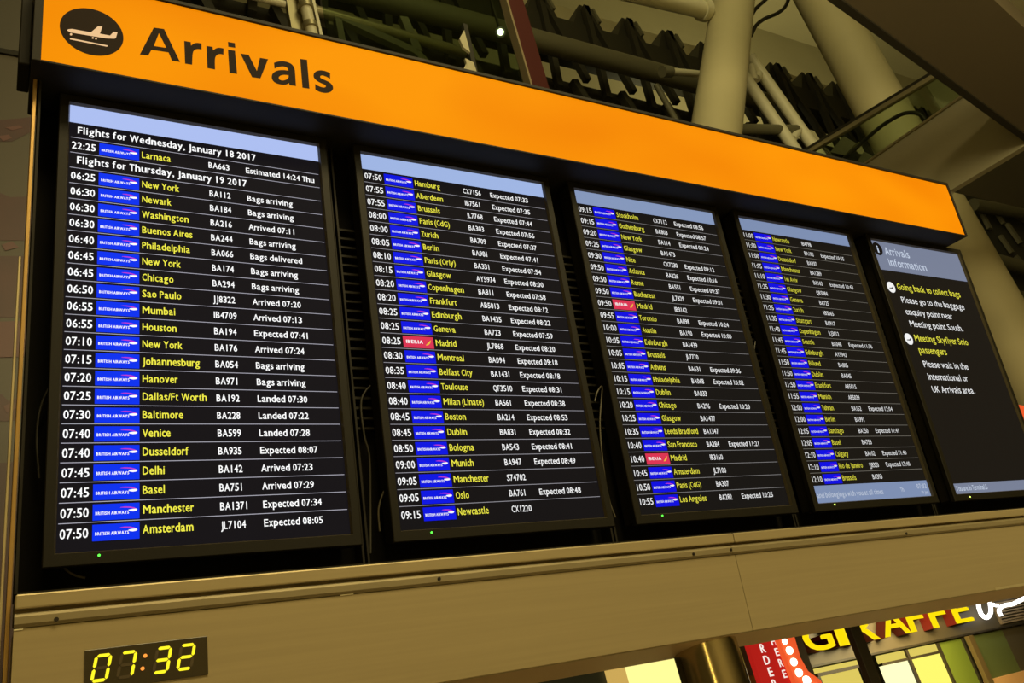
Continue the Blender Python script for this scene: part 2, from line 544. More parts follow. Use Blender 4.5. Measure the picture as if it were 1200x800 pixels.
S2 = [('07:50', BA, 'Hamburg', 'CX7156', 'Expected 07:33'), ('07:55', BA, 'Aberdeen', 'IB7561', 'Expected 07:35'),
      ('07:55', BA, 'Brussels', 'JL7768', 'Expected 07:44'), ('08:00', BA, 'Paris (CdG)', 'BA303', 'Expected 07:56'),
      ('08:00', BA, 'Zurich', 'BA709', 'Expected 07:37'), ('08:05', BA, 'Berlin', 'BA981', 'Expected 07:41'),
      ('08:10', BA, 'Paris (Orly)', 'BA331', 'Expected 07:54'), ('08:15', BA, 'Glasgow', 'AY5974', 'Expected 08:00'),
      ('08:20', BA, 'Copenhagen', 'BA811', 'Expected 07:58'), ('08:20', BA, 'Frankfurt', 'AB5013', 'Expected 08:12'),
      ('08:25', BA, 'Edinburgh', 'BA1435', 'Expected 08:22'), ('08:25', BA, 'Geneva', 'BA723', 'Expected 07:59'),
      ('08:25', IB, 'Madrid', 'JL7868', 'Expected 08:20'), ('08:30', BA, 'Montreal', 'BA094', 'Expected 09:18'),
      ('08:35', BA, 'Belfast City', 'BA1431', 'Expected 08:18'), ('08:40', BA, 'Toulouse', 'QF3510', 'Expected 08:31'),
      ('08:40', BA, 'Milan (Linate)', 'BA561', 'Expected 08:38'), ('08:45', BA, 'Boston', 'BA214', 'Expected 08:53'),
      ('08:45', BA, 'Dublin', 'BA831', 'Expected 08:32'), ('08:50', BA, 'Bologna', 'BA543', 'Expected 08:41'),
      ('09:00', BA, 'Munich', 'BA947', 'Expected 08:49'), ('09:05', BA, 'Manchester', 'S74702', ''),
      ('09:05', BA, 'Oslo', 'BA761', 'Expected 08:48'), ('09:15', BA, 'Newcastle', 'CX1220', '')]
S3 = [('09:15', BA, 'Stockholm', 'CX7112', 'Expected 08:56'), ('09:15', BA, 'Gothenburg', 'BA803', 'Expected 08:57'),
      ('09:20', BA, 'New York', 'BA114', 'Expected 09:24'), ('09:25', BA, 'Glasgow', 'BA1473', ''),
      ('09:30', BA, 'Nice', 'CX7230', 'Expected 09:12'), ('09:50', BA, 'Atlanta', 'BA226', 'Expected 10:16'),
      ('09:50', BA, 'Rome', 'BA551', 'Expected 09:37'), ('09:50', BA, 'Bucharest', 'JL7829', 'Expected 09:01'),
      ('09:50', IB, 'Madrid', 'IB3162', ''), ('09:55', BA, 'Toronto', 'BA098', 'Expected 10:24'),
      ('10:00', BA, 'Austin', 'BA190', 'Expected 10:00'), ('10:05', BA, 'Edinburgh', 'BA1439', ''),
      ('10:05', BA, 'Brussels', 'JL7770', ''), ('10:05', BA, 'Athens', 'BA631', 'Expected 09:36'),
      ('10:15', BA, 'Philadelphia', 'BA068', 'Expected 10:02'), ('10:15', BA, 'Dublin', 'BA833', ''),
      ('10:20', BA, 'Chicago', 'BA296', 'Expected 10:20'), ('10:25', BA, 'Glasgow', 'BA1477', ''),
      ('10:35', BA, 'Leeds/Bradford', 'BA1347', ''), ('10:40', BA, 'San Francisco', 'BA284', 'Expected 11:21'),
      ('10:40', IB, 'Madrid', 'IB3160', ''), ('10:45', BA, 'Amsterdam', 'JL7100', ''),
      ('10:50', BA, 'Paris (CdG)', 'BA307', ''), ('10:55', BA, 'Los Angeles', 'BA282', 'Expected 10:25')]
S4 = [('11:00', BA, 'Newcastle', 'IB4798', ''), ('11:00', BA, 'New York', 'BA182', 'Expected 10:55'),
      ('11:00', BA, 'Dusseldorf', 'BA937', ''), ('11:05', BA, 'Manchester', 'BA1389', ''),
      ('11:10', BA, 'Tel Aviv', 'BA162', 'Expected 10:43'), ('11:25', BA, 'Glasgow', 'QR5984', ''),
      ('11:30', BA, 'Geneva', 'BA725', ''), ('11:35', BA, 'Zurich', 'AB5065', ''),
      ('11:35', BA, 'Stuttgart', 'BA917', ''), ('11:40', BA, 'Copenhagen', 'RJ3012', ''),
      ('11:45', BA, 'Seattle', 'BA048', 'Expected 11:36'), ('11:45', BA, 'Edinburgh', 'AY5942', ''),
      ('11:50', BA, 'Billund', 'BA805', ''), ('11:50', BA, 'Dublin', 'BA845', ''),
      ('11:50', BA, 'Frankfurt', 'AB5015', ''), ('11:55', BA, 'Munich', 'AB5039', ''),
      ('12:00', BA, 'Tehran', 'BA152', 'Expected 12:04'), ('12:00', BA, 'Berlin', 'BA991', ''),
      ('12:05', BA, 'Santiago', 'BA250', 'Expected 11:41'), ('12:05', BA, 'Basel', 'BA753', ''),
      ('12:10', BA, 'Calgary', 'BA102', 'Expected 11:40'), ('12:10', BA, 'Rio de Janeiro', 'JJ8320', 'Expected 13:40'),
      ('12:10', BA, 'Brussels', 'BA393', '')]


def logo_tile(mb, kind, zc):
    """airline tile: materials 0 tile, 1 white, 2 accent"""
    x0, x1, h = 0.0618, 0.1462, 0.0318
    z0, z1 = zc - h / 2 - 0.0008, zc + h / 2 - 0.0008
    mb.poly([(x0, -0.0016, z0), (x1, -0.0016, z0), (x1, -0.0016, z1), (x0, -0.0016, z1)], 0)
    y = -0.0021
    if kind == BA:
        text(mb, 'BRITISH AIRWAYS', x0 + 0.0045, zc - 0.0060, 0.0062, 1, 0.03, width=0.0610, y=y, res=1)
        rx, rz = x0 + 0.049, zc + 0.0022                         # ribbon: a long sweep with a hooked tail
        top = [(0, .0052), (.008, .0062), (.018, .0056), (.026, .0034), (.0300, .0012)]
        bot = [(.0300, -.0004), (.024, .0018), (.017, .0034), (.008, .0042), (0, .0046)]
        mb.poly([(rx + a, y, rz + b) for a, b in (top + bot)[::-1]], 2)
        hk = [(.0150, -.0004), (.0225, .0008), (.0300, .0010), (.0315, -.0012), (.0290, -.0034), (.0230, -.0042), (.0170, -.0030)]
        mb.poly([(rx + a, y - 0.0004, rz + b) for a, b in hk[::-1]], 1)
    else:
        text(mb, 'IBERIA', x0 + 0.007, zc - 0.0042, 0.0088, 1, 0.03, width=0.048, y=y, res=1)
        rx, rz = x0 + 0.061, zc - 0.0085
        sw = [(0, 0), (.007, .0008), (.013, .006), (.0165, .0155), (.009, .0092), (.005, .005)]
        mb.poly([(rx + a, y, rz + b) for a, b in sw], 2)


def monitor(i, label):
    t = thing('flight_monitor' if i < 4 else 'information_monitor', label, 'monitor', board_at(XS[i], 0, ZT), 'screens of the arrivals board')
    s = SCR[i]
    b_, bb = 0.0225, 0.027
    # housing: deep box behind the panel
    MB().cbox((-b_ + 0.004, 0.004, -SH - bb + 0.004), (SW + b_ - 0.004, 0.052, b_ - 0.004), 0.005).build('housing', MAT['case_dark'], t)
    # bezel: four mitred bars with a sloped inner lip
    m = MB()
    o = [(-b_, b_), (SW + b_, b_), (SW + b_, -SH - bb), (-b_, -SH - bb)]
    n = [(-0.003, 0.003), (SW + 0.003, 0.003), (SW + 0.003, -SH - 0.003), (-0.003, -SH - 0.003)]
    p = [(0, 0), (SW, 0), (SW, -SH), (0, -SH)]
    oo = [(-b_ + .002, b_ - .002), (SW + b_ - .002, b_ - .002), (SW + b_ - .002, -SH - bb + .002), (-b_ + .002, -SH - bb + .002)]
    for k in range(4):
        j = (k + 1) % 4
        for A, ya, B, yb, mi in ((o, 0.006, o, -0.008, 0), (o, -0.008, oo, -0.010, 0), (oo, -0.010, n, -0.010, 0)):
            m.add([(A[k][0], ya, A[k][1]), (A[j][0], ya, A[j][1]), (B[j][0], yb, B[j][1]), (B[k][0], yb, B[k][1])], [(3, 2, 1, 0)], mi)
    m.build('bezel', MAT['bezel'], t)
    m = MB()
    for k in range(4):
        j = (k + 1) % 4
        m.add([(n[k][0], -0.0101, n[k][1]), (n[j][0], -0.0101, n[j][1]), (p[j][0], -0.001, p[j][1]), (p[k][0], -0.001, p[k][1])], [(3, 2, 1, 0)])
    m.build('bezel_lip', MAT['bezel_edge'], t)
    # lit panel
    pan = MB().box((-0.002, 0.0, -SH - 0.002), (SW + 0.002, 0.004, 0.002)).build('display_panel', s['black'], t)
    led_u = [(116, 650.5), (505.6, 623.8), (776, 604), (978, 591), (1136.5, 582)][i]
    q = bl_y(*led_u, -0.010) - Vector((XS[i], 0, ZT))
    m = MB()
    m.tube([(q.x, -0.0098, q.z), (q.x, -0.0120, q.z)], 0.0024, 10)
    m.build('power_light', MAT['led'] if i < 3 else MAT['led_y'], t)['label'] = 'small green power light'
    return t, s, pan


def flight_screen(i, rows, label, footer=False):
    t, s, pan = monitor(i, label)
    MB().poly([(0, -0.0012, -0.0465), (SW, -0.0012, -0.0465), (SW, -0.0012, 0), (0, -0.0012, 0)]).build('title_bar', s['bar'], t)
    bk = (0.9, 0.65, 0.5, 0.4)[i]                                  # lettering weight
    for k, r in enumerate(rows):
        top = -(ROW0 + PITCH * k)
        bot = top - PITCH
        zc = (top + bot) / 2 - 0.0004
        m = MB()
        if k < len(rows) - 1:
            m.poly([(0.003, -0.0012, bot - 0.0007), (SW - 0.003, -0.0012, bot - 0.0007), (SW - 0.003, -0.0012, bot + 0.0007), (0.003, -0.0012, bot + 0.0007)], 2)
        if r[0] == 'h':
            text(m, r[1], 0.0163, zc - 0.0070, 0.0178, 0, 0.022, width=0.402 if 'Wed' in r[1] else 0.376, y=-0.0016)
            m.build('heading_row', [s['white'], s['yellow'], s['rule']], t)
            continue
        tm, lg, city, fl, st = r
        text(m, tm, 0.0050, zc - 0.0090, 0.0180, 0, 0.020 * bk, width=0.0505, y=-0.0016)
        text(m, city, 0.1515, zc - 0.0074, 0.0165, 1, 0.022 * bk, sx=1.79e-5 * 698 / 0.0165, y=-0.0016)
        text(m, fl, 0.3015, zc - 0.0078, 0.0158, 0, 0.018 * bk, sx=1.68e-5 * 698 / 0.0158, y=-0.0016)
        if st:
            text(m, st, 0.3905, zc - 0.0074, 0.0152, 0, 0.018 * bk, sx=1.84e-5 * 698 / 0.0152, y=-0.0016)
        ro = m.build('flight_row', [s['white'], s['yellow'], s['rule']], t)
        m = MB()
        logo_tile(m, lg, zc)
        lo = m.build('airline_logo', [s['blue'], s['white'], s['magenta']] if lg == BA else [s['red'], s['white'], s['gold']], ro)
        if lg == IB:
            lo['label'] = 'red airline tile'
    if footer:
        m = MB()
        z0 = -(ROW0 + PITCH * 23) - 0.001
        m.poly([(0, -0.0012, -SH), (SW, -0.0012, -SH), (SW, -0.0012, z0), (0, -0.0012, z0)], 0)
        text(m, 'and belongings with you at all times', 0.0105, -1.002, 0.0165, 1, 0.012, width=0.323, y=-0.0016)
        text(m, 'Th', 0.425, -0.998, 0.0140, 1, 0.012, sx=0.8, y=-0.0016)
        text(m, '07:32', 0.571, -0.991, 0.0165, 1, 0.014, sx=0.92, y=-0.0016, align='R')
        text(m, '19 Jan', 0.571, -1.010, 0.0105, 1, 0.010, sx=0.9, y=-0.0016, align='R')
        m.build('footer_bar', [s['bar'], s['soft']], t)
    return t


flight_screen(0, S1, 'leftmost portrait flight screen, headed with the Wednesday and Thursday dates')
flight_screen(1, S2, 'second flight screen from the left, topped by the Hamburg arrival')
flight_screen(2, S3, 'middle one of the five screens, topped by the Stockholm arrival')
flight_screen(3, S4, 'fourth flight screen, its grey footer showing the time 07:32', True)

INFO_K = (bl_y(1130.3, 363.8).x - bl_y(1055, 351).x) / (nat_width('Please go to the baggage', 698.0))
t5, s5, pan5 = monitor(4, 'rightmost screen showing a page of arrivals information instead of flights')
m = MB()
m.poly([(0, -0.0012, -0.129), (SW, -0.0012, -0.129), (SW, -0.0012, 0), (0, -0.0012, 0)], 0)
disc(m, 0.034, -0.036, 0.0290, 1, -0.0016)
text(m, 'i', 0.034, -0.052, 0.030, 2, 0.05, y=-0.0021, align='C', res=4)
text(m, 'Arrivals', 0.0730, -0.0570, 0.0335, 2, 0.006, width=0.158, y=-0.0018, res=3)
text(m, 'information', 0.0730, -0.1070, 0.0335, 2, 0.006, width=0.246, y=-0.0018, res=3)
m.build('title_bar', [s5['bar'], s5['black'], s5['soft']], t5)
for zc, title, lines, tl in ((-0.198, ['Going back to collect bags'], ['Please go to the baggage', 'enquiry point near', 'Meeting point South.'], 0.415),
                             (-0.416, ['Meeting Skyflyer Solo', 'passengers'], ['Please wait in the', 'International or', 'UK Arrivals area.'], 0.345)):
    m = MB()
    mi_ = MB()
    disc(mi_, 0.038, zc - 0.006, 0.0235, 0, -0.0014)
    pl = [(-.014, -.003), (.004, -.001), (.010, .004), (.013, .004), (.012, -.003), (.006, -.006), (-.013, -.006)]
    mi_.poly([(0.038 + a, -0.0018, zc - 0.006 + b) for a, b in pl[::-1]], 1)
    for q, ln in enumerate(title):
        text(m, ln, 0.0750, zc - 0.012 - q * 0.050, 0.0265, 0, 0.009, width=tl if q == 0 else 0.176, y=-0.0016)
    head = m.build('entry_heading', s5['yellow'], t5)
    z = zc - 0.012 - (len(title) - 1) * 0.050 - 0.0565
    for q, ln in enumerate(lines):
        m = MB()
        text(m, ln, 0.0750, z - q * 0.0505, 0.0255, 0, 0.003, sx=INFO_K * 698 / 0.0255, y=-0.0016)
        m.build('entry_text', s5['white'], t5)
    mi_.build('bullet_icon', [s5['white'], s5['black']], head)['label'] = 'white round bullet with a plane'
m = MB()
m.poly([(0, -0.0012, -SH), (SW, -0.0012, -SH), (SW, -0.0012, -0.981), (0, -0.0012, -0.981)], 0)
text(m, 'You are in Terminal 5', 0.018, -1.008, 0.0180, 1, 0.008, width=0.190, y=-0.0016)
m.build('footer_bar', [s5['bar'], s5['soft']], t5)

# ------------------------------------------------------------------ arrivals board: backlit header
HX0, HX1, HZ0, HZ1, HY = -0.0650, 3.3205, 3.031, 3.272, -0.10
hd = thing('header_sign', 'long orange backlit header sign reading Arrivals above the screens', 'sign', board_at(0, 0, 0))
m = MB()
rim = 0.010
m.cbox((HX0 - 0.018, HY + 0.004, HZ0 - 0.006), (HX1 + 0.010, 0.10, HZ1 + 0.011), 0.003)
m.build('housing', MAT['case_dark'], hd)
m = MB()
m.cbox((HX0 - 0.018, HY - 0.006, HZ0 - 0.006), (HX0, HY + 0.012, HZ1 + 0.011), 0.0015)
m.cbox((HX1, HY - 0.006, HZ0 - 0.006), (HX1 + 0.010, HY + 0.012, HZ1 + 0.011), 0.0015)
m.cbox((HX0, HY - 0.006, HZ1), (HX1, HY + 0.012, HZ1 + 0.011), 0.0015)
m.cbox((HX0, HY - 0.004, HZ0 - 0.006), (HX1, HY + 0.012, HZ0), 0.0015)
m.build('frame', MAT['case_dark'], hd)
MB().box((HX0, HY, HZ0), (HX1, HY + 0.004, HZ1)).build('light_panel', MAT['orange'], hd)
def soft_loop(pts, it=2):                                          # corner points (3-tuples) stay sharp, the rest is rounded
    P = [(Vector(p[:2]), len(p) == 3) for p in pts]
    for _ in range(it):
        Q = []
        n = len(P)
        for k in range(n):
            (p, c), (q, d) = P[k], P[(k + 1) % n]
            Q.append((p, True) if c else (p * 0.75 + P[k - 1][0] * 0.25, False))
            if not c:
                Q.append((p * 0.75 + q * 0.25, False))
        P = Q
    return [p for p, c in P]


def sheet(mb, loops, y, to_pix, mi=0):                            # flat cut-out with holes on a plane of the board frame
    from mathutils.geometry import tessellate_polygon
    LL = [[bl_y(*to_pix(*p), y) for p in lp] for lp in loops]
    flat = [q for lp in LL for q in lp]
    tris = tessellate_polygon([[Vector((q.x, q.z, 0)) for q in lp] for lp in LL])
    fs = []
    for a, b, c in tris:
        A, B, C_ = flat[a], flat[b], flat[c]
        cr = (B.x - A.x) * (C_.z - A.z) - (B.z - A.z) * (C_.x - A.x)
        fs.append((a, b, c) if cr > 0 else (a, c, b))
    mb.add(flat, fs, mi)


def hp(x, y):
    return 155 + x * 250 / 1200.0, 15 + y * 250 / 1200.0


C1 = 1
LETTERS = [
    [[(42, 235), (121, 83), (179, 91), (269, 277), (223, 269), (204, 223), (108, 208), (90, 240)], [(150, 115), (191, 197), (122, 186)]],
    [[(292, 158, 1), (329, 164, 1), (331, 184, 1), (345, 172), (364, 168), (390, 172, 1), (390, 207, 1), (371, 203), (350, 207), (339, 225), (337, 292, 1), (297, 286, 1)]],
    [[(417, 186, 1), (452, 191, 1), (455, 211, 1), (470, 199), (489, 195), (514, 200, 1), (513, 236, 1), (495, 231), (476, 236), (464, 254), (466, 319, 1), (423, 311, 1)]],
    [[(538, 207), (578, 213), (590, 344), (547, 338)]], [[(538, 163), (577, 170), (580, 197), (540, 191)]],
    [[(608, 229), (655, 236), (701, 327), (718, 253), (764, 261), (721, 369), (674, 362)]],
    [[(797, 281, 1), (820, 273), (852, 271), (893, 283), (914, 310), (917, 350), (921, 412, 1), (884, 407, 1), (882, 395, 1), (865, 405), (833, 404), (800, 393), (784, 372), (785, 348),
      (797, 333), (820, 323), (850, 321), (878, 325, 1), (876, 314), (864, 304), (845, 301), (820, 304), (800, 314, 1)],
     [(879, 351, 1), (850, 348), (828, 355), (823, 367), (830, 378), (850, 381), (871, 374), (880, 362)]],
    [[(944, 259), (983, 264), (997, 427), (957, 421)]],
    [[(1113, 339, 1), (1113, 371, 1), (1095, 361), (1070, 351), (1056, 355), (1058, 366), (1080, 376), (1112, 391), (1130, 412), (1129, 434), (1112, 448), (1085, 452), (1055, 446), (1030, 433, 1),
      (1028, 400, 1), (1048, 412), (1075, 421), (1090, 417), (1087, 406), (1060, 395), (1035, 381), (1019, 362), (1020, 341), (1035, 327), (1060, 322), (1090, 328)]],
]
m = MB()
for lt in LETTERS:
    curved = any(len(p) == 3 for lp in lt for p in lp)
    sheet(m, [soft_loop(lp) if curved else lp for lp in lt], HY - 0.0012, hp)
m.build('lettering', MAT['sign_black'], hd)
m = MB()
disc(m, 0.0338, 3.1365, 0.0655, 0, HY - 0.0012, 64)
pg = m.build('pictogram', MAT['sign_black'], hd)


def pp(x, y):
    return 60 + x * 95 / 1013.0, y * 95 / 1013.0


m = MB()
sheet(m, [[(195, 378), (215, 365), (260, 361), (495, 404), (585, 329), (640, 332), (608, 420), (735, 444), (780, 397), (829, 402), (808, 475), (790, 483), (690, 479), (500, 449), (240, 405)]], HY - 0.0020, pp)
sheet(m, [[(235, 474), (233, 492), (700, 584), (705, 567)]], HY - 0.0020, pp)
for a, b, r_ in ((248, 428, 15), (520, 473, 12), (560, 483, 12)):
    sheet(m, [[(a + r_ * math.cos(k * math.pi / 6), b + r_ * math.sin(k * math.pi / 6)) for k in range(12)]], HY - 0.0020, pp)
m.build('plane_symbol', MAT['sign_pale'], pg)['label'] = 'pale landing aeroplane with runway line'

# bracket beside the left end of the header
MB().cbox((-0.108, -0.035, 3.064), (-0.0835, 0.07, 3.40), 0.003).build('bracket', MAT['case_dark'], hd)

# ------------------------------------------------------------------ arrivals board: black cabinet behind the screens
cb = thing('display_cabinet', 'black cabinet frame behind the five screens, with bronze left edge', 'cabinet', board_at(0, 0, 0))
m = MB()
m.box((-0.060, 0.075, 1.86), (3.43, 0.095, 3.05))
m.build('back_panel', MAT['case_deep'], cb)
MB().box((-0.060, -0.055, 1.885), (3.60, 0.075, 1.9085)).build('bottom_sill', MAT['case_dark'], cb)
MB().box((-0.0650, -0.040, 1.9085), (-0.0600, 0.095, 3.031)).build('side_panel', MAT['case_dark'], cb)
m = MB()
m.cbox((-0.0765, -0.040, 1.55), (-0.0690, 0.02, 3.045), 0.0015)
m.build('side_trim', MAT['gold'], cb)['label'] = 'thin bronze edge strip'
m = MB()
m.cbox((-0.0865, -0.030, 1.55), (-0.0815, 0.02, 2.585), 0.0012)
m.build('side_trim', MAT['pale_trim'], cb)['label'] = 'thin pale edge strip'
for g in range(4):
    a = XS[g] + SW + 0.0225
    b = XS[g + 1] - 0.0225
    m = MB()
    for xx in (a + 0.012, a + 0.024):
        m.cbox((xx, 0.030, 1.909), (xx + 0.006, 0.075, 3.03), 0.001)
    m.build('mullion', MAT['case_dark'], cb)
    m = MB()
    z = 2.24
    while z < 2.80:
        m.box((a + 0.036, 0.052, z), (b + 0.012, 0.075, z + 0.006))
        z += 0.026
    m.build('vent_grille', MAT['case_dark'], cb)


def cable(pts, y, r, label, pale=False):
    P = [bl_y(u, v, y) for u, v in pts]
    o0 = P[0].copy()
    m = MB().tube([p - o0 for p in smooth_path(P, 6)], r, 8)
    o = m.build('cable', MAT['cable_pale' if pale else 'cable'])
    o.matrix_world = board_at(*o0)
    return tag(o, label, 'cable', 'cables behind the screens')


cable([(437, 449), (426, 462), (423, 478), (427, 511), (433, 536), (434, 590), (434, 648)], 0.046, 0.0030, 'long dark cable in the gap between first and second screens')
cable([(451, 573), (446, 586), (443.5, 600), (445, 622)], 0.030, 0.0024, 'short pale cable beside the lower left edge of the second screen', True)
cable([(697, 470), (700, 459), (705.5, 453), (704.5, 470), (703, 500), (707, 547), (714, 586), (721, 606)], 0.026, 0.0024, 'looped pale cable in the gap between second and third screens', True)
cable([(885, 400), (884, 412), (888, 440), (905, 500), (920, 546), (926, 572)], 0.040, 0.0024, 'dark cable hanging in the gap between third and fourth screens')
cable([(57, 455), (50, 470), (45, 490), (43, 520), (46, 560)], 0.040, 0.0026, 'dark cable at the left edge of the cabinet, beside the leftmost screen')
cable([(70, 660), (78, 668), (88, 674), (100, 677)], 0.030, 0.0022, 'short pale cable end below the leftmost screen', True)

# ------------------------------------------------------------------ arrivals board: champagne steel fascia
fs_ = thing('metal_fascia', 'champagne steel fascia running below the screens', 'fascia', board_at(0, 0, 0))
FX0, FX1, FSEAM = -0.0640, 3.75, 1.640
FY = -0.07
m = MB()
m.cbox((FX0, FY - 0.012, 1.8765), (FSEAM - 0.001, 0.075, 1.9020), 0.003)
m.cbox((FSEAM + 0.001, FY - 0.012, 1.8765), (FX1, 0.075, 1.9020), 0.003)
m.build('ledge', MAT['steel'], fs_)
MB().box((FX0, FY + 0.006, 1.8600), (FX1, 0.05, 1.8765)).build('shadow_gap', MAT['steel_dark'], fs_)
m = MB()
for a, b in ((FX0, FSEAM - 0.014), (FSEAM - 0.013, FX1)):
    prof = [(FY + 0.006, 1.8720), (FY - 0.004, 1.8705), (FY - 0.0075, 1.8640), (FY - 0.0075, 1.8520), (FY - 0.002, 1.8465), (FY + 0.006, 1.8455)]
    m.prism([(a, yy, zz) for yy, zz in prof], (b - a, 0, 0))
m.build('rail', MAT['steel_rail'], fs_)
for a, b in ((FX0, FSEAM - 0.0008), (FSEAM + 0.0008, FX1)):
    prof = [(FY, 1.8450), (FY, 1.6480), (FY + 0.004, 1.6450), (FY + 0.030, 1.6450), (FY + 0.030, 1.8450)]
    MB().prism([(a, yy, zz) for yy, zz in prof], (b - a, 0, 0)).build('fascia_panel', MAT['steel'], fs_)
m = MB()
prof = [(FY + 0.008, 1.6448), (0.085, 1.6100), (0.085, 1.8400), (FY + 0.032, 1.8400), (FY + 0.032, 1.6448)]
m.prism([(FX0, yy, zz) for yy, zz in prof], (FX1 - FX0, 0, 0))
m.build('underside', MAT['soffit'], fs_)
for u, v in ((66, 725.5), (514.5, 678), (812.5, 649), (856.5, 644), (1062, 625)):
    q = bl_y(u, v, FY - 0.0075)
    m = MB()
    m.tube([(q.x, FY - 0.004, q.z), (q.x, FY - 0.0095, q.z)], 0.0040, 12)
    m.tube([(q.x, FY - 0.0094, q.z), (q.x, FY - 0.0105, q.z)], 0.0018, 8)
    m.build('screw', MAT['screw'], fs_)
for (u0, v0), (u1, v1) in (((399, 697), (414, 695)), ((16, 738), (27, 737))):  # short white strips laid on the fascia front
    a, b = bl_y(u0, v0, FY - 0.001), bl_y(u1, v1, FY - 0.001)
    MB().box((a.x, FY - 0.0016, a.z - 0.0012), (b.x, FY, a.z + 0.0012)).build('white_dash', MAT['white_plate'], fs_)['label'] = 'thin white dash'
a, b = bl_y(1166, 690, FY), bl_y(1230, 680.5, FY)
MB().box((a.x, FY - 0.0014, a.z - 0.004), (b.x, FY, a.z + 0.004)).build('edge_label', MAT['pale_trim'], fs_)['label'] = 'pale strip at the lower edge'

# digital clock let into the fascia
CX0, CX1, CZ0, CZ1 = 0.0468, 0.2550, 1.7275, 1.7965
ck = thing('digital_clock', 'digital clock with yellow segments reading 07:32, set in the steel fascia', 'clock', board_at(CX0, FY, CZ0))
W_, H_ = CX1 - CX0, CZ1 - CZ0
m = MB()
m.cbox((0, -0.0035, 0), (W_, 0.0, H_), 0.001)
m.build('case', MAT['clock_face'], ck)
SEG = {'0': 'abcdef', '7': 'abc', '3': 'abgcd', '2': 'abged'}


def digit(ch, x, z, w_, h_, slant):
    m = MB()
    th = 0.0054
    g = 0.0009
    hh = h_ / 2

    def sk(pts):
        return [(x + a + slant * b / h_, -0.0042, z + b) for a, b in pts]

    def hs(zc):
        return [(g + th / 2, zc), (th + g, zc + th / 2), (w_ - th - g, zc + th / 2), (w_ - g - th / 2, zc), (w_ - th - g, zc - th / 2), (th + g, zc - th / 2)]

    def vs_(xc, za, zb):
        return [(xc, za + g), (xc - th / 2, za + g + th / 2), (xc - th / 2, zb - g - th / 2), (xc, zb - g), (xc + th / 2, zb - g - th / 2), (xc + th / 2, za + g + th / 2)]
    segs = {'a': hs(h_ - th / 2), 'g': hs(hh), 'd': hs(th / 2), 'f': vs_(th / 2, hh, h_ - th / 2), 'b': vs_(w_ - th / 2, hh, h_ - th / 2),
            'e': vs_(th / 2, th / 2, hh), 'c': vs_(w_ - th / 2, th / 2, hh)}
    for k, pts in segs.items():
        m.prism(sk(pts), (0, 0.001, 0), 0 if k in SEG[ch] else 1)
    return m.build('digit', [MAT['seg_on'], MAT['seg_off']], ck)


for ch, xx in (('0', 0.0085), ('7', 0.0500), ('3', 0.1095), ('2', 0.1510)):
    digit(ch, xx, 0.0130, 0.0285, 0.0465, 0.0085)
m = MB()
for xx, zz in ((0.0945, 0.0258), (0.0990, 0.0472)):
    m.tube([(xx, -0.0030, zz), (xx, -0.0050, zz)], 0.0034, 14)
m.build('colon', MAT['colon'], ck)['label'] = 'two orange dots'

# ------------------------------------------------------------------ steel column that carries the board
c0 = ray(828, 765)
cp = CAM_C + c0 * ((0.015 + 0.0 - CAM_C.y) / c0.y)
colm = thing('steel_column', 'round polished steel column standing under the board fascia', 'column', Matrix.Translation((cp.x, cp.y, 0)))
ztop = (board_at(0, 0.0, 1.6300).translation).z
MB().tube([(0, 0, 0.012), (0, 0, ztop + 0.03)], 0.0870, 64).build('shaft', MAT['chrome'], colm)
MB().tube([(0, 0, 0), (0, 0, 0.012)], 0.12, 48).build('base_plate', MAT['steel_dark'], colm)

# ------------------------------------------------------------------ left: advertising wall behind the board
YP = 1.6
structure(MB().box((-6, YP + 0.032, 0), (0.42, YP + 0.25, 9.0)).build('wall_left', MAT['brown_soffit']))
ps = thing('advertising_poster', 'dim brown wall poster with maroon and pink shapes, left of the board', 'poster', Matrix.Translation((0, YP, 0)))


def pz(u, v):
    return on_y(u, v, YP)


bot_z = 1.0
tl, tr = pz(-60, 52), pz(60, 70)
m = MB()
m.box((-1.5, 0, bot_z), (0.40, 0.03, tl.z))
m.build('lower_sheet', MAT['poster_base'], ps)
m = MB()
m.box((-1.5, -0.004, tl.z + 0.03), (0.40, 0.03, tl.z + 1.6))
m.build('upper_sheet', MAT['poster_top'], ps)
MB().box((-1.5, -0.012, tl.z), (0.40, 0.03, tl.z + 0.03)).build('joint_strip', MAT['case_dark'], ps)
blobs = [([(-40, 150), (-5, 141), (22, 139), (45, 136), (45, 150), (30, 158), (14, 166), (-5, 166), (-40, 170)], 0),
         ([(6, 150), (22, 147), (27, 150), (14, 153)], 1), ([(-2, 160), (10, 158), (14, 162), (4, 166)], 1),
         ([(-40, 222), (-5, 224), (12, 231), (45, 230), (45, 262), (40, 282), (-40, 282)], 0), ([(2, 287), (14, 283), (22, 290), (6, 294)], 1),
         ([(-40, 300), (40, 300), (40, 372), (-40, 372)], 0), ([(-40, 378), (40, 376), (40, 418), (-40, 420)], 1),
         ([(-40, 460), (2, 462), (10, 470), (24, 464), (36, 470), (20, 492), (6, 494), (-40, 490)], 0), ([(4, 476), (14, 472), (20, 478), (8, 484)], 1),
         ([(-40, 545), (36, 540), (34, 860), (-40, 860)], 0)]
for pts, mi in blobs:
    P = [pz(u, v) for u, v in pts]
    MB().poly([(q.x, -0.0015 - 0.0012 * mi, q.z) for q in P]).build('printed_shape', MAT['poster_pink' if mi else 'poster_red'], ps)['label'] = 'dull pink printed shape' if mi else 'maroon printed shape'

# ------------------------------------------------------------------ below the fascia: lit restaurant front
YS = 8.0


def sp(u, v, y=YS):
    return on_y(u, v, y)


def quad_y(m, px, y, depth=0.04, mi=0):
    m.prism([sp(u, v, y) for u, v in px], (0, depth, 0), mi)
    return m


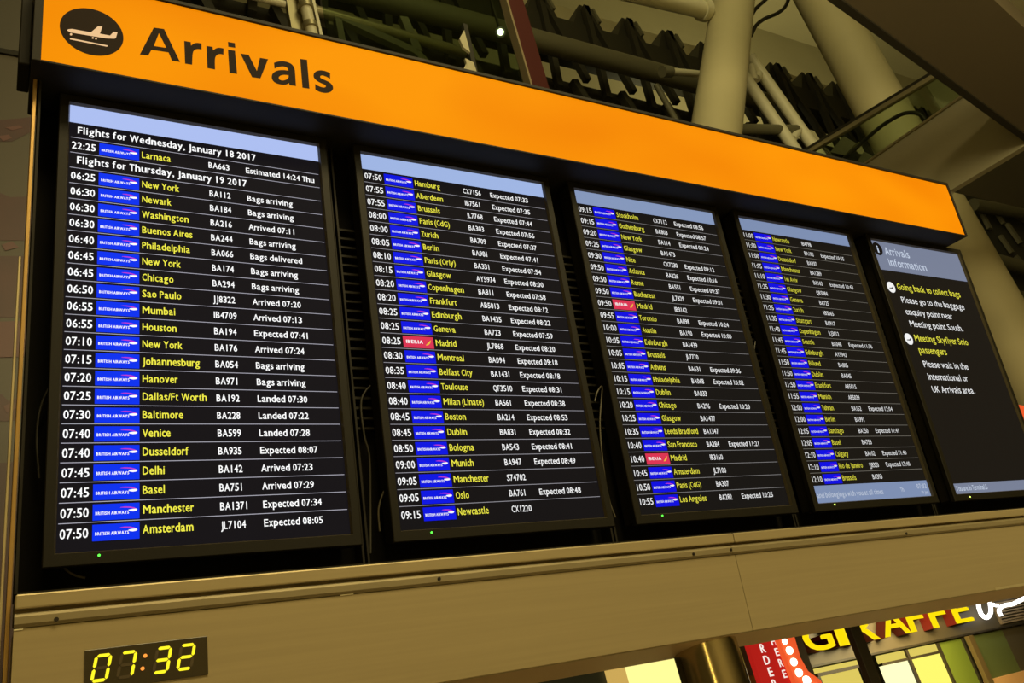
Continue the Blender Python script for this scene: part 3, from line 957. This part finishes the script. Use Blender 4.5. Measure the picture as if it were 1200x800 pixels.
m = MB()
z_bot = sp(1010, 775).z
sg = thing('shop_sign', 'illuminated yellow channel letters spelling GIRAFFE over the restaurant front', 'sign', Matrix.Translation((0, 0, 0)))
pa, pb = sp(945, 764.5, YS - 0.2), sp(1143, 726, YS - 0.2)
base_z = (pa.z + pb.z) / 2
capH = 0.40
from collections import Counter
for c, ua, ub in (('G', 947, 981), ('I', 985, 997), ('R', 1003, 1033), ('A', 1038, 1069), ('F', 1069, 1089), ('F', 1095, 1115), ('E', 1122, 1143)):
    vs, fs, _ = glyph(c, 0.022, 4)
    lo_, hi_ = _span(vs)
    xa_, xb_ = sp(ua, 763 - 0.194 * (ua - 966), YS - 0.2).x, sp(ub, 763 - 0.194 * (ub - 966), YS - 0.2).x
    V = [(xa_ + (v.x - lo_) / (hi_ - lo_) * (xb_ - xa_), base_z + v.y * capH / CAPV) for v in vs]
    ec = Counter()
    for f in fs:
        for i in range(len(f)):
            ec[tuple(sorted((f[i], f[(i + 1) % len(f)])))] += 1
    mr = MB()
    for (i, j), n_ in ec.items():
        if n_ == 1:                                               # outline edge: return running back to the board
            A, B = V[i], V[j]
            mr.add([(A[0], YS - 0.20, A[1]), (B[0], YS - 0.20, B[1]), (B[0], YS - 0.004, B[1]), (A[0], YS - 0.004, A[1])], [(0, 1, 2, 3)])
    lo = mr.build('letter', MAT['letter_red'], sg)
    MB().add([(a, YS - 0.203, b) for a, b in V], fs).build('letter_face', MAT['letter_yellow'], lo)['label'] = 'glowing yellow letter face'
# sign backing board
q0, q1 = sp(905, 785), sp(1215, 722)
bz = sp(1101, 749).z
bb_ = thing('sign_backing_board', 'dark brown board behind the yellow restaurant letters', 'board', Matrix.Translation((0, 0, 0)))
MB().box((q0.x - 1.0, YS, bz), (q1.x + 1.5, YS + 0.08, 3.25)).build('panel', MAT['shop_brown'], bb_)
MB().box((q0.x - 1.0, YS - 0.06, bz - 0.03), (q1.x + 1.5, YS + 0.10, bz)).build('bottom_rail', MAT['shop_dark'], bb_)
# neon script
nz = thing('neon_script', 'white neon script tubing at the right end of the restaurant sign', 'neon sign', Matrix.Translation((0, 0, 0)))


def neon(pts, r=0.035):
    MB().tube(smooth_path([sp(u, v, YS - 0.25) for u, v in pts], 6), r, 10).build('neon_tube', MAT['neon'], nz)


neon([(1146, 705), (1147.5, 713), (1150.5, 720), (1156, 723.5), (1160.5, 719), (1161, 712), (1159.5, 704)])
neon([(1164, 708), (1166, 709), (1169, 709.2)], 0.028)
neon([(1173, 721.5), (1170.8, 715.5), (1174, 710.5), (1180, 708.5), (1187, 707.5), (1193, 704.5), (1199, 701.5), (1206, 698)])
# louvre
lv = thing('louvre_vent', 'tan slatted louvre right of the neon script', 'vent', Matrix.Translation((0, 0, 0)))
la, lb = sp(1172, 729), sp(1215, 722)
lz = sp(1185, 729).z
m = MB()
for k in range(9):
    m.box((la.x, YS - 0.05, lz + 0.04 + k * 0.05), (lb.x, YS - 0.008, lz + 0.068 + k * 0.05))
m.build('slat', MAT['louvre'], lv)
m = MB()
m.box((la.x - 0.03, YS - 0.055, lz), (la.x, YS - 0.003, lz + 0.55))
m.box((la.x, YS - 0.055, lz), (lb.x, YS - 0.003, lz + 0.03))
m.build('frame', MAT['louvre'], lv)
# shop glazing below the sign
zb = sp(1010, 775).z - 1.4
zt = bz - 0.05


def pane(name, label, cat, u0, u1, vref, mat, zhi=None, y=YS, group=None):
    a, b = sp(u0, vref, y), sp(u1, vref, y)
    t = thing(name, label, cat, Matrix.Translation((0, 0, 0)), group)
    MB().box((a.x, y, 0.0), (b.x, y + 0.05, zhi or zt)).build('panel', mat, t)
    return t, a.x, b.x


# row of lit panes: boundaries follow world verticals, measured near v = 770
t, a_, b_ = pane('menu_board', 'yellow menu board with small print behind the restaurant front, left of the black post', 'menu board', 957, 1006, 785, MAT['menu'], zt - 0.12)
m = MB()
for k in range(9):
    for j in range(2):
        x0 = a_ + 0.10 + j * 0.42
        m.box((x0, YS - 0.004, zt - 0.42 - k * 0.11), (x0 + random.uniform(0.12, 0.28), YS, zt - 0.40 - k * 0.11))
m.build('print', MAT['menu_ink'], t)
m = MB()
m.box((a_ - 0.04, YS - 0.03, zt - 0.12), (b_ + 0.04, YS + 0.05, zt - 0.07))
m.box((a_ - 0.07, YS - 0.03, 0), (a_, YS + 0.05, zt - 0.12))
m.build('frame', MAT['shop_dark'], t)
MB().box((a_ - 0.45, YS - 0.01, zt - 0.07), (b_ + 0.2, YS + 0.05, zt + 0.0)).build('perforated_strip', MAT['menu'], t)
t, a_, b_ = pane('lit_window', 'bright cream lit pane of the restaurant right beside the black post', 'window pane', 1031, 1064, 775, MAT['shop_white'], zt - 0.16, group='lit restaurant panes')
m = MB()
m.box((a_, YS - 0.03, zt - 0.16), (b_ + 0.06, YS + 0.05, zt - 0.12))
m.box((b_, YS - 0.04, 0), (b_ + 0.06, YS + 0.05, zt))
m.build('frame', MAT['shop_dark'], t)
MB().box((a_, YS, zt - 0.12), (b_, YS + 0.05, zt)).build('transom_strip', MAT['menu'], t)
x2 = b_ + 0.09
t, a_, b_ = pane('lit_window', 'yellow lit pane of the restaurant left of the green panes', 'window pane', 1068, 1105, 775, MAT['shop_yellow'], zt - 0.16, group='lit restaurant panes')
m = MB()
m.box((a_, YS - 0.03, zt - 0.16), (b_, YS + 0.05, zt - 0.12))
m.box((b_, YS - 0.04, 0), (b_ + 0.05, YS + 0.05, zt))
m.build('frame', MAT['shop_dark'], t)
MB().box((a_, YS, zt - 0.12), (b_, YS + 0.05, zt)).build('transom_strip', MAT['menu'], t)
x3 = b_ + 0.05
a, b = sp(1112, 770), sp(1136.5, 770)
t = thing('green_window', 'narrow bright green pane right of the yellow lit pane', 'window pane', Matrix.Translation((0, 0, 0)), 'green restaurant panes')
MB().box((x3, YS + 0.02, 0), (b.x, YS + 0.06, zt)).build('panel', MAT['green_panel'], t)
MB().box((b.x, YS - 0.02, 0), (b.x + 0.05, YS + 0.06, zt)).build('frame', MAT['shop_dark'], t)
a2, b2 = sp(1152, 770), sp(1188, 765)
t = thing('green_window', 'wider dull green pane right of the bronze post', 'window pane', Matrix.Translation((0, 0, 0)), 'green restaurant panes')
pz_ = sp(1170, 793).z
MB().box((b.x + 0.05, YS + 0.02, pz_), (b2.x, YS + 0.06, zt)).build('panel', MAT['green_panel_b'], t)
MB().box((b2.x, YS + 0.02, pz_), (b2.x + 1.2, YS + 0.06, zt)).build('frame', MAT['shop_brown'], t)
ct = thing('counter_front', 'peach coloured board under the dull green pane', 'counter', Matrix.Translation((0, 0, 0)))
MB().cbox((b.x + 0.05, YS - 0.03, 0), (b2.x + 1.2, YS + 0.05, pz_), 0.01).build('front', MAT['peach'], ct)
# posts in front
def post(name, label, px_top, px_bot, y, wd, mat, dp=0.08, h=3.25):
    a = sp(*px_top, y); b = sp(*px_bot, y)
    x = (a.x + b.x) / 2
    t = thing(name, label, 'post', Matrix.Translation((x, y, 0)))
    MB().cbox((-wd / 2, -dp / 2, 0.01), (wd / 2, dp / 2, h), 0.004).build('shaft', mat, t)
    MB().box((-wd, -dp, 0), (wd, dp, 0.01)).build('foot_plate', mat, t)
    return t


post('signal_post', 'black square post crossing in front of the G I R letters', (1000, 738), (1022, 795), 5.0, 0.165, MAT['shop_dark'])
post('bronze_post', 'bronze post between the two green panes', (1130, 735), (1158, 795), 7.8, 0.14, MAT['shop_post'], 0.08, bz - 0.05)
# red ordering sign and bulb arrow
yr = 6.0
rs = thing('order_sign', 'tall red sign with white stacked letters ORDER HERE beside the steel column', 'sign', Matrix.Translation((0, 0, 0)))
ra, rb = sp(884, 775, yr), sp(923, 770, yr)
rz0, rz1 = 1.2, sp(890, 735, yr).z
MB().cbox((ra.x, yr, rz0), (rb.x, yr + 0.08, rz1), 0.006).build('sign_panel', MAT['sign_red'], rs)
m = MB()
xo = ra.x + (rb.x - ra.x) * 0.36
xh = ra.x + (rb.x - ra.x) * 0.74
step = 0.155
zR = sp(894.5, 761, yr).z + 0.0
for k, c in enumerate('ORDER'):
    text(m, c, xo, zR - (k - 1) * step * 0.86 - 0.03, 0.095, 0, 0.035, y=yr - 0.002, align='C', sx=1.1, res=3)
for k, c in enumerate('HERE'):
    text(m, c, xh, zR - k * step * 0.80 + 0.03, 0.085, 0, 0.035, y=yr - 0.002, align='C', sx=1.05, res=3)
m.build('lettering', MAT['sign_text'], rs)
ar = thing('bulb_arrow', 'orange red marquee strip with round glowing bulbs right of the red sign', 'sign', Matrix.Translation((0, 0, 0)))
arp = [(911, 745), (930, 742), (938, 770), (947, 786), (962, 797), (968, 812), (938, 812), (927, 786)]
MB().prism([sp(u, v, yr - 0.09) for u, v in arp], (0, 0.07, 0)).build('arrow_panel', MAT['sign_redorange'], ar)
for u, v, r in ((919.5, 751.5, .034), (925, 762, .044), (930, 775.5, .044), (936, 788, .046), (945, 797, .05), (956, 806, .05)):
    q = sp(u, v, yr - 0.10)
    m = MB()
    for k in range(4):
        pass
    bm = bmesh.new()
    bmesh.ops.create_uvsphere(bm, u_segments=16, v_segments=10, radius=r)
    bm.verts.index_update()
    m.add([v_.co + q for v_ in bm.verts], [[x.index for x in f.verts] for f in bm.faces], 0, True)
    bm.free()
    m.build('bulb', MAT['bulb'], ar)
# green block low behind the red sign, and left lightbox
t = thing('green_board', 'small green board seen between the steel column and the red sign', 'board', Matrix.Translation((0, 0, 0)))
g0, g1 = sp(878, 793, 6.6), sp(893, 793, 6.6)
MB().cbox((g0.x, 6.6, 0), (g1.x, 6.66, sp(885, 790, 6.6).z), 0.01).build('panel', MAT['green_panel'], t)
g2 = sp(876, 765, 6.9)
MB().box((g2.x - 0.1, 6.9, 0), (sp(944, 760, 6.9).x, 6.95, 3.25)).build('backing', MAT['shop_brown'], t)
lbx = thing('lightbox', 'glowing warm yellow lightbox left of the steel column', 'lightbox', Matrix.Translation((0, 0, 0)))
yl = 5.0
l0, l1, l2 = sp(713, 790, yl), sp(735, 790, yl), sp(798, 775, yl)
lzt = 3.0
m = MB().cbox((l1.x, yl, 0.6), (l2.x, yl + 0.12, lzt), 0.01)
m.build('light_panel', MAT['light_box'], lbx)
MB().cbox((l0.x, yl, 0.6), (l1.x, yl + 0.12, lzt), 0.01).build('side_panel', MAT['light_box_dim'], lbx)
MB().box((l0.x - 2.5, yl + 0.05, 0), (l0.x, yl + 0.12, 3.25)).build('surround', MAT['teal_dark'], lbx)

# ------------------------------------------------------------------ above the header: atrium steelwork
# raking column and upright column
def big_column(label, pa, pb, r, zbase, mat, name):
    pa, pb = Vector(pa), Vector(pb)
    d = (pa - pb).normalized()
    foot = pb + d * ((zbase + 0.03 - pb.z) / d.z)
    top = pb + d * ((29.9 - pb.z) / d.z)
    t = thing(name, label, 'column', Matrix.Translation(foot))
    MB().tube([(0, 0, 0), top - foot], r, 72).build('shaft', mat, t)
    MB().tube([(0, 0, -0.03), (0, 0, 0.05)], r * 1.25, 48).build('base_ring', mat, t)
    return t


YA = 4.15
big_column('thick cream raking column above the middle of the header sign', on_y(859, 2, YA), on_y(839, 155, YA), 0.355, 3.65, MAT['cream'], 'raking_column')
YB = 3.9
pB = on_y(996, 60, YB)
big_column('thick cream upright column at right, passing behind the glass balustrade', pB + Vector((0, 0, 5)), pB, 0.415, 3.65, MAT['cream'], 'round_column')

# cream pipe ending against the raking column
cpz = thing('cream_pipe', 'fat cream pipe ending in a collar left of the raking column', 'pipe', Matrix.Translation((0, 0, 0)))
p0, p1 = on_y(745, -7, 4.15), on_y(826, 12.2, 4.15)
dd = (p1 - p0).normalized()
MB().tube([p0 - dd * 12, p1], 0.135, 32).build('pipe', MAT['white_tube'], cpz)
MB().tube([p1 - dd * 0.08, p1 + dd * 0.04], 0.175, 32).build('collar', MAT['white_tube'], cpz)

# roof truss with saw-tooth deck, running parallel to the board
YT = 8.0
rt_ = thing('roof_truss', 'dark saw-toothed roof truss with V struts behind the raking column', 'truss', Matrix.Translation((0, 0, 0)))
pk0, pk1 = on_y(680, 6, YT), on_y(777, 35, YT)
pit = (pk1.x - pk0.x) / 2.0
zpk = (pk0.z + pk1.z) / 2
dz = pit * 0.62                       # tooth depth
m = MB()
k0, k1 = -9, 14
pts = []
for k in range(k0, k1):
    x = pk0.x + k * pit
    pts += [(x - pit * 0.34, YT, zpk - dz), (x, YT, zpk), (x + pit * 0.34, YT, zpk - dz)]
pts = pts + [(pts[-1][0], YT, zpk - dz - 0.32), (pts[0][0], YT, zpk - dz - 0.32)]
# one saw-tooth fin per bay so the outline stays convex per piece
for k in range(k0, k1):
    x = pk0.x + k * pit
    m.prism([(x - pit * 0.34, YT, zpk - dz), (x + pit * 0.34, YT, zpk - dz), (x + pit * 0.03, YT, zpk), (x - pit * 0.03, YT, zpk)], (0, 0.7, 0))
m.build('saw_tooth_deck', MAT['dark_steel'], rt_)
xa, xb = pk0.x + k0 * pit, pk0.x + k1 * pit
MB().box((xa, YT - 0.05, zpk - dz - 0.75), (xb, YT + 0.6, zpk - dz)).build('upper_chord', MAT['dark_steel'], rt_)
tubeA, tubeB = on_y(500, 12, YT - 0.8), on_y(775, 88, YT - 0.8)
zt_ = (tubeA.z + tubeB.z) / 2
MB().tube([(xa, YT - 0.8, zt_), (pk0.x + 3.2 * pit, YT - 0.8, zt_)], 0.21, 28).build('lower_chord', MAT['grey_tube'], rt_)
zl = on_y(700, 100, YT).z
MB().box((xa, YT + 0.1, zl - 0.35), (xb, YT + 0.5, zl)).build('lower_beam', MAT['dark_steel'], rt_)
for k in range(k0, k1):
    x = pk0.x + k * pit
    m = MB()
    m.bar((x, YT - 0.1, zpk - 0.2), (x - pit * 0.25, YT - 0.1, zt_ - 0.3), 0.14, 0.14)
    m.bar((x, YT - 0.1, zpk - 0.2), (x + pit * 0.42, YT - 0.1, zt_ + 0.1), 0.14, 0.14)
    m.bar((x + pit * 0.05, YT - 0.15, zt_ - 0.1), (x + pit * 0.3, YT - 0.15, zl - 1.2), 0.16, 0.16)
    m.build('strut', MAT['dark_steel'], rt_)
    m = MB()
    m.bar((x + pit * 0.08, YT - 0.2, zpk - 0.35), (x + pit * 0.14, YT - 0.2, zpk - 0.75), 0.07, 0.07)
    m.build('node', MAT['slat'], rt_)
# dark deck wall behind with weathered slats
dw = thing('dark_louvre_wall', 'dark louvred wall with grey slats behind the roof truss', 'wall panel', Matrix.Translation((0, 0, 0)))
MB().box((xa - 8, YT + 1.6, 3.65), (xb + 14, YT + 1.8, zpk - dz - 0.55)).build('backing', MAT['dark_deck'], dw)
for zz in (zpk - dz - 1.05, (zt_ + zpk - dz) / 2 - 0.55, zt_ - 0.55, zl - 0.15, zl - 1.3, zl - 2.6):
    m = MB()
    x = xa
    while x < xb:
        L = pit * random.uniform(0.5, 0.72)
        m.box((x, YT + 1.45, zz), (x + L, YT + 1.6, zz + 0.26))
        x += pit
    m.build('slat', MAT['slat'], dw)

# bright ribs / pale ceiling strip above the saw teeth
cs = thing('ceiling_rib', 'pale cream ceiling rib running above the saw-toothed truss', 'beam', Matrix.Translation((0, 0, 0)))
za = on_y(706, 28, YT + 1.1).z
MB().cbox((xa, YT + 1.1, za - 0.26), (xb, YT + 1.5, za + 0.24), 0.02).build('rib', MAT['cream'], cs)

# maroon leaning post and glass in front of the truss
YG = 3.6
mp = thing('maroon_post', 'leaning maroon steel post above the header sign', 'post', Matrix.Translation((0, 0, 0)))
ma, mb_ = on_y(597, -14, YG), on_y(638, 128, YG)
dv = (mb_ - ma)
MB().bar(ma - dv * 0.6, mb_ + dv * 1.5, 0.22, 0.10, up=(0, 1, 0)).build('shaft', MAT['maroon'], mp)
oa, ob = on_y(586.5, -14, YG), on_y(627, 128, YG)
dv2 = ob - oa
MB().bar(oa - dv2 * 0.6, ob + dv2 * 1.5, 0.025, 0.12, up=(0, 1, 0)).build('edge_strip', MAT['maroon_edge'], mp)['label'] = 'thin pale edge'
gp = thing('glass_screen', 'green tinted glass pane left of the maroon post', 'glass pane', Matrix.Translation((0, 0, 0)))
gq = [on_y(372, -40, YG), on_y(572, -40, YG), on_y(627, 140, YG), on_y(398, 140, YG)]
MB().prism(gq, (0, 0.02, 0)).build('pane', MAT['glass'], gp)
# left steel posts and rail
lp = thing('steel_post_pair', 'flat grey post with a bright round tube beside it, above the sign lettering', 'post', Matrix.Translation((0, 0, 0)))


def to_slab(a, b, z=3.65):                                        # run the line a-b on down to the mezzanine floor
    a, b = Vector(a), Vector(b)
    d = b - a
    return a + d * ((z - a.z) / d.z)


def zext(a, b, lo, hi):
    a, b = Vector(a), Vector(b)
    d = b - a
    return a + d * lo, a + d * hi


A_, B_ = zext(on_y(344, 0, YG), on_y(352, 42, YG), -0.6, 3.0)
MB().bar(A_, B_, 0.17, 0.06, up=(0, 1, 0)).build('flat_post', MAT['rail_pale'], lp)
A_, B_ = zext(on_y(356.5, 0, YG - 0.1), on_y(367, 46, YG - 0.1), -0.6, 3.0)
MB().tube([A_, B_], 0.055, 20).build('round_tube', MAT['white_tube'], lp)
for f in (0.22, 0.36):
    c_ = A_ + (B_ - A_) * f
    dd = (B_ - A_).normalized()
    MB().tube([c_ - dd * 0.03, c_ + dd * 0.03], 0.075, 20).build('collar', MAT['rail_pale'], lp)
A_, B_ = zext(on_y(371, 22, YG), on_y(377, 48, YG), -1.0, 3.0)
MB().bar(A_, B_, 0.03, 0.05, up=(0, 1, 0)).build('glass_channel', MAT['white_tube'], lp)
rl = thing('steel_rail', 'bright thin rail meeting the flat grey post at top left', 'rail', Matrix.Translation((0, 0, 0)))
A_, B_ = on_y(285, -7, YG), on_y(334, 5.3, YG)
MB().tube([A_ - (B_ - A_) * 2, B_], 0.035, 14).build('rail', MAT['white_tube'], rl)
# truss behind glass
YK = 5.4
gt = thing('gallery_truss', 'dull yellowish truss beam with diagonal braces seen through the green glass', 'truss', Matrix.Translation((0, 0, 0)))
A_, B_ = on_y(370, 13, YK), on_y(545, 62, YK)
MB().tube([A_, B_], 0.075, 16).build('beam', MAT['rail_pale'], gt)
for (a, b) in (((398, 22), (490, 64)), ((472, 22), (489, 62)), ((486, 62), (520, 98))):
    MB().bar(on_y(*a, YK), on_y(*b, YK), 0.13, 0.09, up=(0, 1, 0)).build('brace', MAT['grey_tube'], gt)
MB().bar(on_y(395, 22, YK), on_y(395, 22, YK) - Vector((0, 0, 3)), 0.09, 0.09).build('leg', MAT['grey_tube'], gt)
# post with two white plates
YW = 3.3
wp = thing('plate_stand', 'dark slim post carrying two white plates behind the glass', 'post', Matrix.Translation((0, 0, 0)))
MB().bar(on_y(544, 30, YW), to_slab(on_y(544, 30, YW), on_y(566, 130, YW)), 0.05, 0.05, up=(0, 1, 0)).build('shaft', MAT['dark_steel'], wp)
for q in ([(544, 35), (551, 61), (543, 55), (538.5, 45)], [(545, 68), (555, 73), (561, 91), (551, 89)]):
    MB().prism([on_y(u, v, YW - 0.05) for u, v in q], (0, 0.03, 0)).build('plate', MAT['white_plate'], wp)
m = MB()
m.bar(on_y(547, 76, YW - 0.05), on_y(541, 88, YW - 0.05), 0.02, 0.02)
m.bar(on_y(547, 76, YW - 0.05), on_y(547, 90, YW - 0.05), 0.02, 0.02)
m.build('foot_brace', MAT['white_plate'], wp)
# spot lamp
sl = thing('spotlight', 'small glowing spotlight left of the maroon post', 'lamp', Matrix.Translation((0, 0, 0)))
q = on_y(586.5, 37.5, 5.0)
dv = (CAM_C - q).normalized()
MB().tube([q - dv * 0.02, q + dv * 0.02], 0.045, 20).build('lens', MAT['lamp'], sl)
MB().tube([q - dv * 0.30, q - dv * 0.021], 0.05, 20, r_end=0.075).build('housing', MAT['dark_steel'], sl)
MB().bar(q - dv * 0.2, q - dv * 0.2 + Vector((0, 0, 1.2)), 0.03, 0.03).build('stem', MAT['dark_steel'], sl)
# thin strut near column A
st_ = thing('thin_strut', 'thin grey diagonal strut left of the raking column foot', 'strut', Matrix.Translation((0, 0, 0)))
A_, B_ = on_y(769, 100, 5.5), to_slab(on_y(769, 100, 5.5), on_y(795, 146, 5.5))
MB().tube([A_, B_], 0.05, 12).build('tube', MAT['slat'], st_)
MB().tube([on_y(778, 83, 5.5), on_y(822, 87, 5.5)], 0.065, 12).build('arm', MAT['white_tube'], st_)
MB().tube([on_y(776, 84, 5.45), on_y(786, 84, 5.45)], 0.10, 12).build('joint', MAT['slat'], st_)

# white ladder truss right of column A
YL = 4.9
wt = thing('white_ladder_truss', 'white tubular ladder truss sloping down right of the raking column', 'truss', Matrix.Translation((0, 0, 0)))
for (a, b, r) in (((879, 67), (966, 190), 0.10), ((874, 92), (946, 196), 0.10)):
    A_, B_ = zext(on_y(*a, YL), on_y(*b, YL), -0.15 if r and a[0] == 874 else 0.0, 1.8)
    B_ = to_slab(A_, B_)
    MB().tube([A_, B_], r, 20).build('chord', MAT['white_tube'], wt)
MB().tube([on_y(860, 151, YL), on_y(933, 152, YL)], 0.085, 16).build('rung', MAT['grey_tube'], wt)
for (a, b) in (((887, 92), (893, 83)), ((929, 163), (936, 152)), ((884, 95), (880, 78))):
    MB().tube([on_y(*a, YL), on_y(*b, YL)], 0.07, 12).build('rung', MAT['white_tube'], wt)
# dark cable at the top right of column A
cb2 = MB().tube(smooth_path([on_y(u, v, 4.7) for u, v in ((880, 42), (886, 30), (896, 22), (910, 16), (920, 8), (926, -6))], 6), 0.035, 10).build('cable', MAT['black_rubber'])
tag(cb2, 'black cable curving up from the right side of the raking column', 'cable')
cb3 = MB().tube(smooth_path([on_y(u, v, 4.7) for u, v in ((880, 20), (886, 10), (897, 0), (905, -8))], 6), 0.035, 10).build('cable', MAT['black_rubber'])
tag(cb3, 'short black cable end at the very top right of the raking column', 'cable')

# ------------------------------------------------------------------ right: bridge with glass balustrade, overhead beam
XBR = 9.0


def bx(u, v, x=XBR):
    return on_x(u, v, x)


br = thing('footbridge', 'grey clad footbridge end with glass balustrade at upper right', 'bridge', Matrix.Translation((0, 0, 0)))
e0, e1 = bx(1013, 194), bx(1132, 112)
d_ = e1 - e0
E0, E1 = e0 - d_ * 2.0, e1 + d_ * 1.1
c0_, c1_ = bx(1112, 223), bx(1150, 187)
hgt = (e0 + d_ * 0.7 - bx(1112, 223)).z
h_ = 0.0
# side cladding panel (in the plane x = XBR)
far = bx(1112, 224)
side = [e0 - d_ * 0.8, E1, Vector((XBR, E1.y, E1.z - 1.6)), Vector((XBR, far.y - 0.35, far.z + 0.28)), far, Vector((XBR, far.y + 2.2, far.z - 1.2))]
side = [e0 - d_ * 0.8, E1, E1 + (far - (e0 + d_ * 0.84)), far, Vector((XBR, (e0 - d_ * 0.8).y, far.z - 0.9))]
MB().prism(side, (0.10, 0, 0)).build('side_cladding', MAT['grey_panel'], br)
s0, s1 = bx(1080, 150), bx(1150, 187)
# soffit going away to the right from the lower edge
u0 = bx(1112, 224)
u1 = u0 + (far - (e0 + d_ * 0.84)) * 0 + (E1 - e1) * 1.0
dirx = Vector((1, 0, 0))
MB().prism([u0 + Vector((0.1, 0, 0)), u0 + (d_ * 1.9) + Vector((0.1, 0, 0)), u0 + d_ * 1.9 + dirx * 9, u0 + dirx * 9], (0, 0, 0.25)).build('soffit', MAT['grey_panel_shaded'], br)
# glass, handrail and inner moving handrail
h0, h1 = bx(945, 180), bx(1098, 88)
hd_ = h1 - h0
H0, H1 = h0 - hd_ * 0.5, h1 + hd_ * 0.02
MB().prism([e0 - d_ * 0.5, e1 + d_ * 0.3, bx(1112, 82), H0], (0.02, 0, 0)).build('glass_pane', MAT['glass_clear'], br)
MB().bar(H0, H1, 0.07, 0.055, up=(0, 0, 1)).build('handrail', MAT['rail_pale'], br)
MB().bar(H0 + Vector((0, 0, .045)), H1 + Vector((0, 0, .045)), 0.08, 0.035).build('handrail_cap', MAT['black_rubber'], br)
MB().bar(e0 - d_ * 0.8 + Vector((-.02, 0, 0.01)), e1 + Vector((-.02, 0, 0.01)), 0.03, 0.025).build('edge_trim', MAT['rail_pale'], br)
MB().tube(smooth_path([bx(u, v, XBR + 1.4) for u, v in ((985, 190), (1005, 172), (1030, 150), (1052, 136), (1065, 132), (1078, 134), (1088, 145))], 6), 0.028, 12).build('inner_handrail', MAT['black_rubber'], br)
for pxs in ([(988, 160), (1003, 168), (990, 182), (973, 178)], [(1012, 178), (1024, 184), (1012, 196), (1004, 190)]):
    MB().prism([bx(u, v, XBR + 2.0) for u, v in pxs], (0.05, 0, 0)).build('landing_tread', MAT['slat'], br)

# overhead beam, parallel-sided, passing above the viewer's right
ZB = 6.4
ob_ = thing('overhead_beam', 'broad dark brown overhead beam crossing the upper right corner', 'beam', Matrix.Translation((0, 0, 0)))
f0, f1 = on_z(980, 0, ZB), on_z(1200, 160, ZB)
n0, n1 = on_z(1165, 0, ZB), on_z(1200, 28, ZB)
fd, nd = (f1 - f0), (n1 - n0)
nd = fd.normalized()
F0, F1 = f0 - fd * 1.2, f1 + fd * 2.0
nn = Vector((fd.y, -fd.x, 0)).normalized()
wid = (n0 - f0).dot(nn)
MB().prism([F0, F1, F1 + nn * wid, F0 + nn * wid], (0, 0, 0.5)).build('soffit', MAT['brown_soffit'], ob_)
MB().bar(F0 + Vector((0, 0, -0.015)), F1 + Vector((0, 0, -0.015)), 0.06, 0.03).build('edge_trim', MAT['black_rubber'], ob_)
# pale ceiling further up behind the beam
cu = thing('upper_soffit', 'pale cream soffit seen past the beam in the top right corner', 'soffit', Matrix.Translation((0, 0, 0)))
s_a = on_z(1190, 4, 9.0)
MB().cbox((s_a.x - 6, s_a.y - 5, 9.0), (s_a.x + 12, s_a.y + 0.6, 9.3), 0.02).build('panel', MAT['cream'], cu)

# dark services under the footbridge at right
YD = 7.0
ds = thing('service_grid', 'dark ceiling grid with pale bars under the footbridge, beside the rightmost screen', 'grid', Matrix.Translation((0, 0, 0)))
MB().prism([on_y(u, v, YD) for u, v in ((1095, 215), (1260, 235), (1260, 480), (1185, 480))], (0, 0.2, 0)).build('backing', MAT['dark_deck'], ds)
for (a, b, wd) in (((1148, 245), (1160, 268), .12), ((1166, 247), (1176, 262), .10), ((1180, 262), (1196, 285), .14), ((1150, 282), (1163, 300), .14), ((1183, 250), (1200, 258), .10),
                   ((1172, 276), (1186, 296), .12), ((1165, 330), (1186, 338), .18), ((1176, 326), (1190, 352), .2), ((1190, 300), (1205, 316), .12)):
    MB().bar(on_y(*a, YD - 0.1), on_y(*b, YD - 0.1), wd, 0.08, up=(0, 1, 0)).build('bar', MAT['slat'], ds)
for (a, b) in (((1140, 240), (1215, 252)), ((1150, 300), (1215, 318)), ((1172, 345), (1215, 352))):
    MB().tube([on_y(*a, YD - 0.3), on_y(*b, YD - 0.3)], 0.16, 14).build('pipe', MAT['grey_tube'], ds)
rd = thing('red_sign', 'small red orange sign edge at the right border, below the cream column', 'sign', Matrix.Translation((0, 0, 0)))
MB().prism([on_y(u, v, 3.3) for u, v in ((1193, 474), (1215, 478), (1215, 496), (1201, 493))], (0, 0.06, 0)).build('face', MAT['sign_redorange'], rd)

bpy.data.objects.remove(_ob)
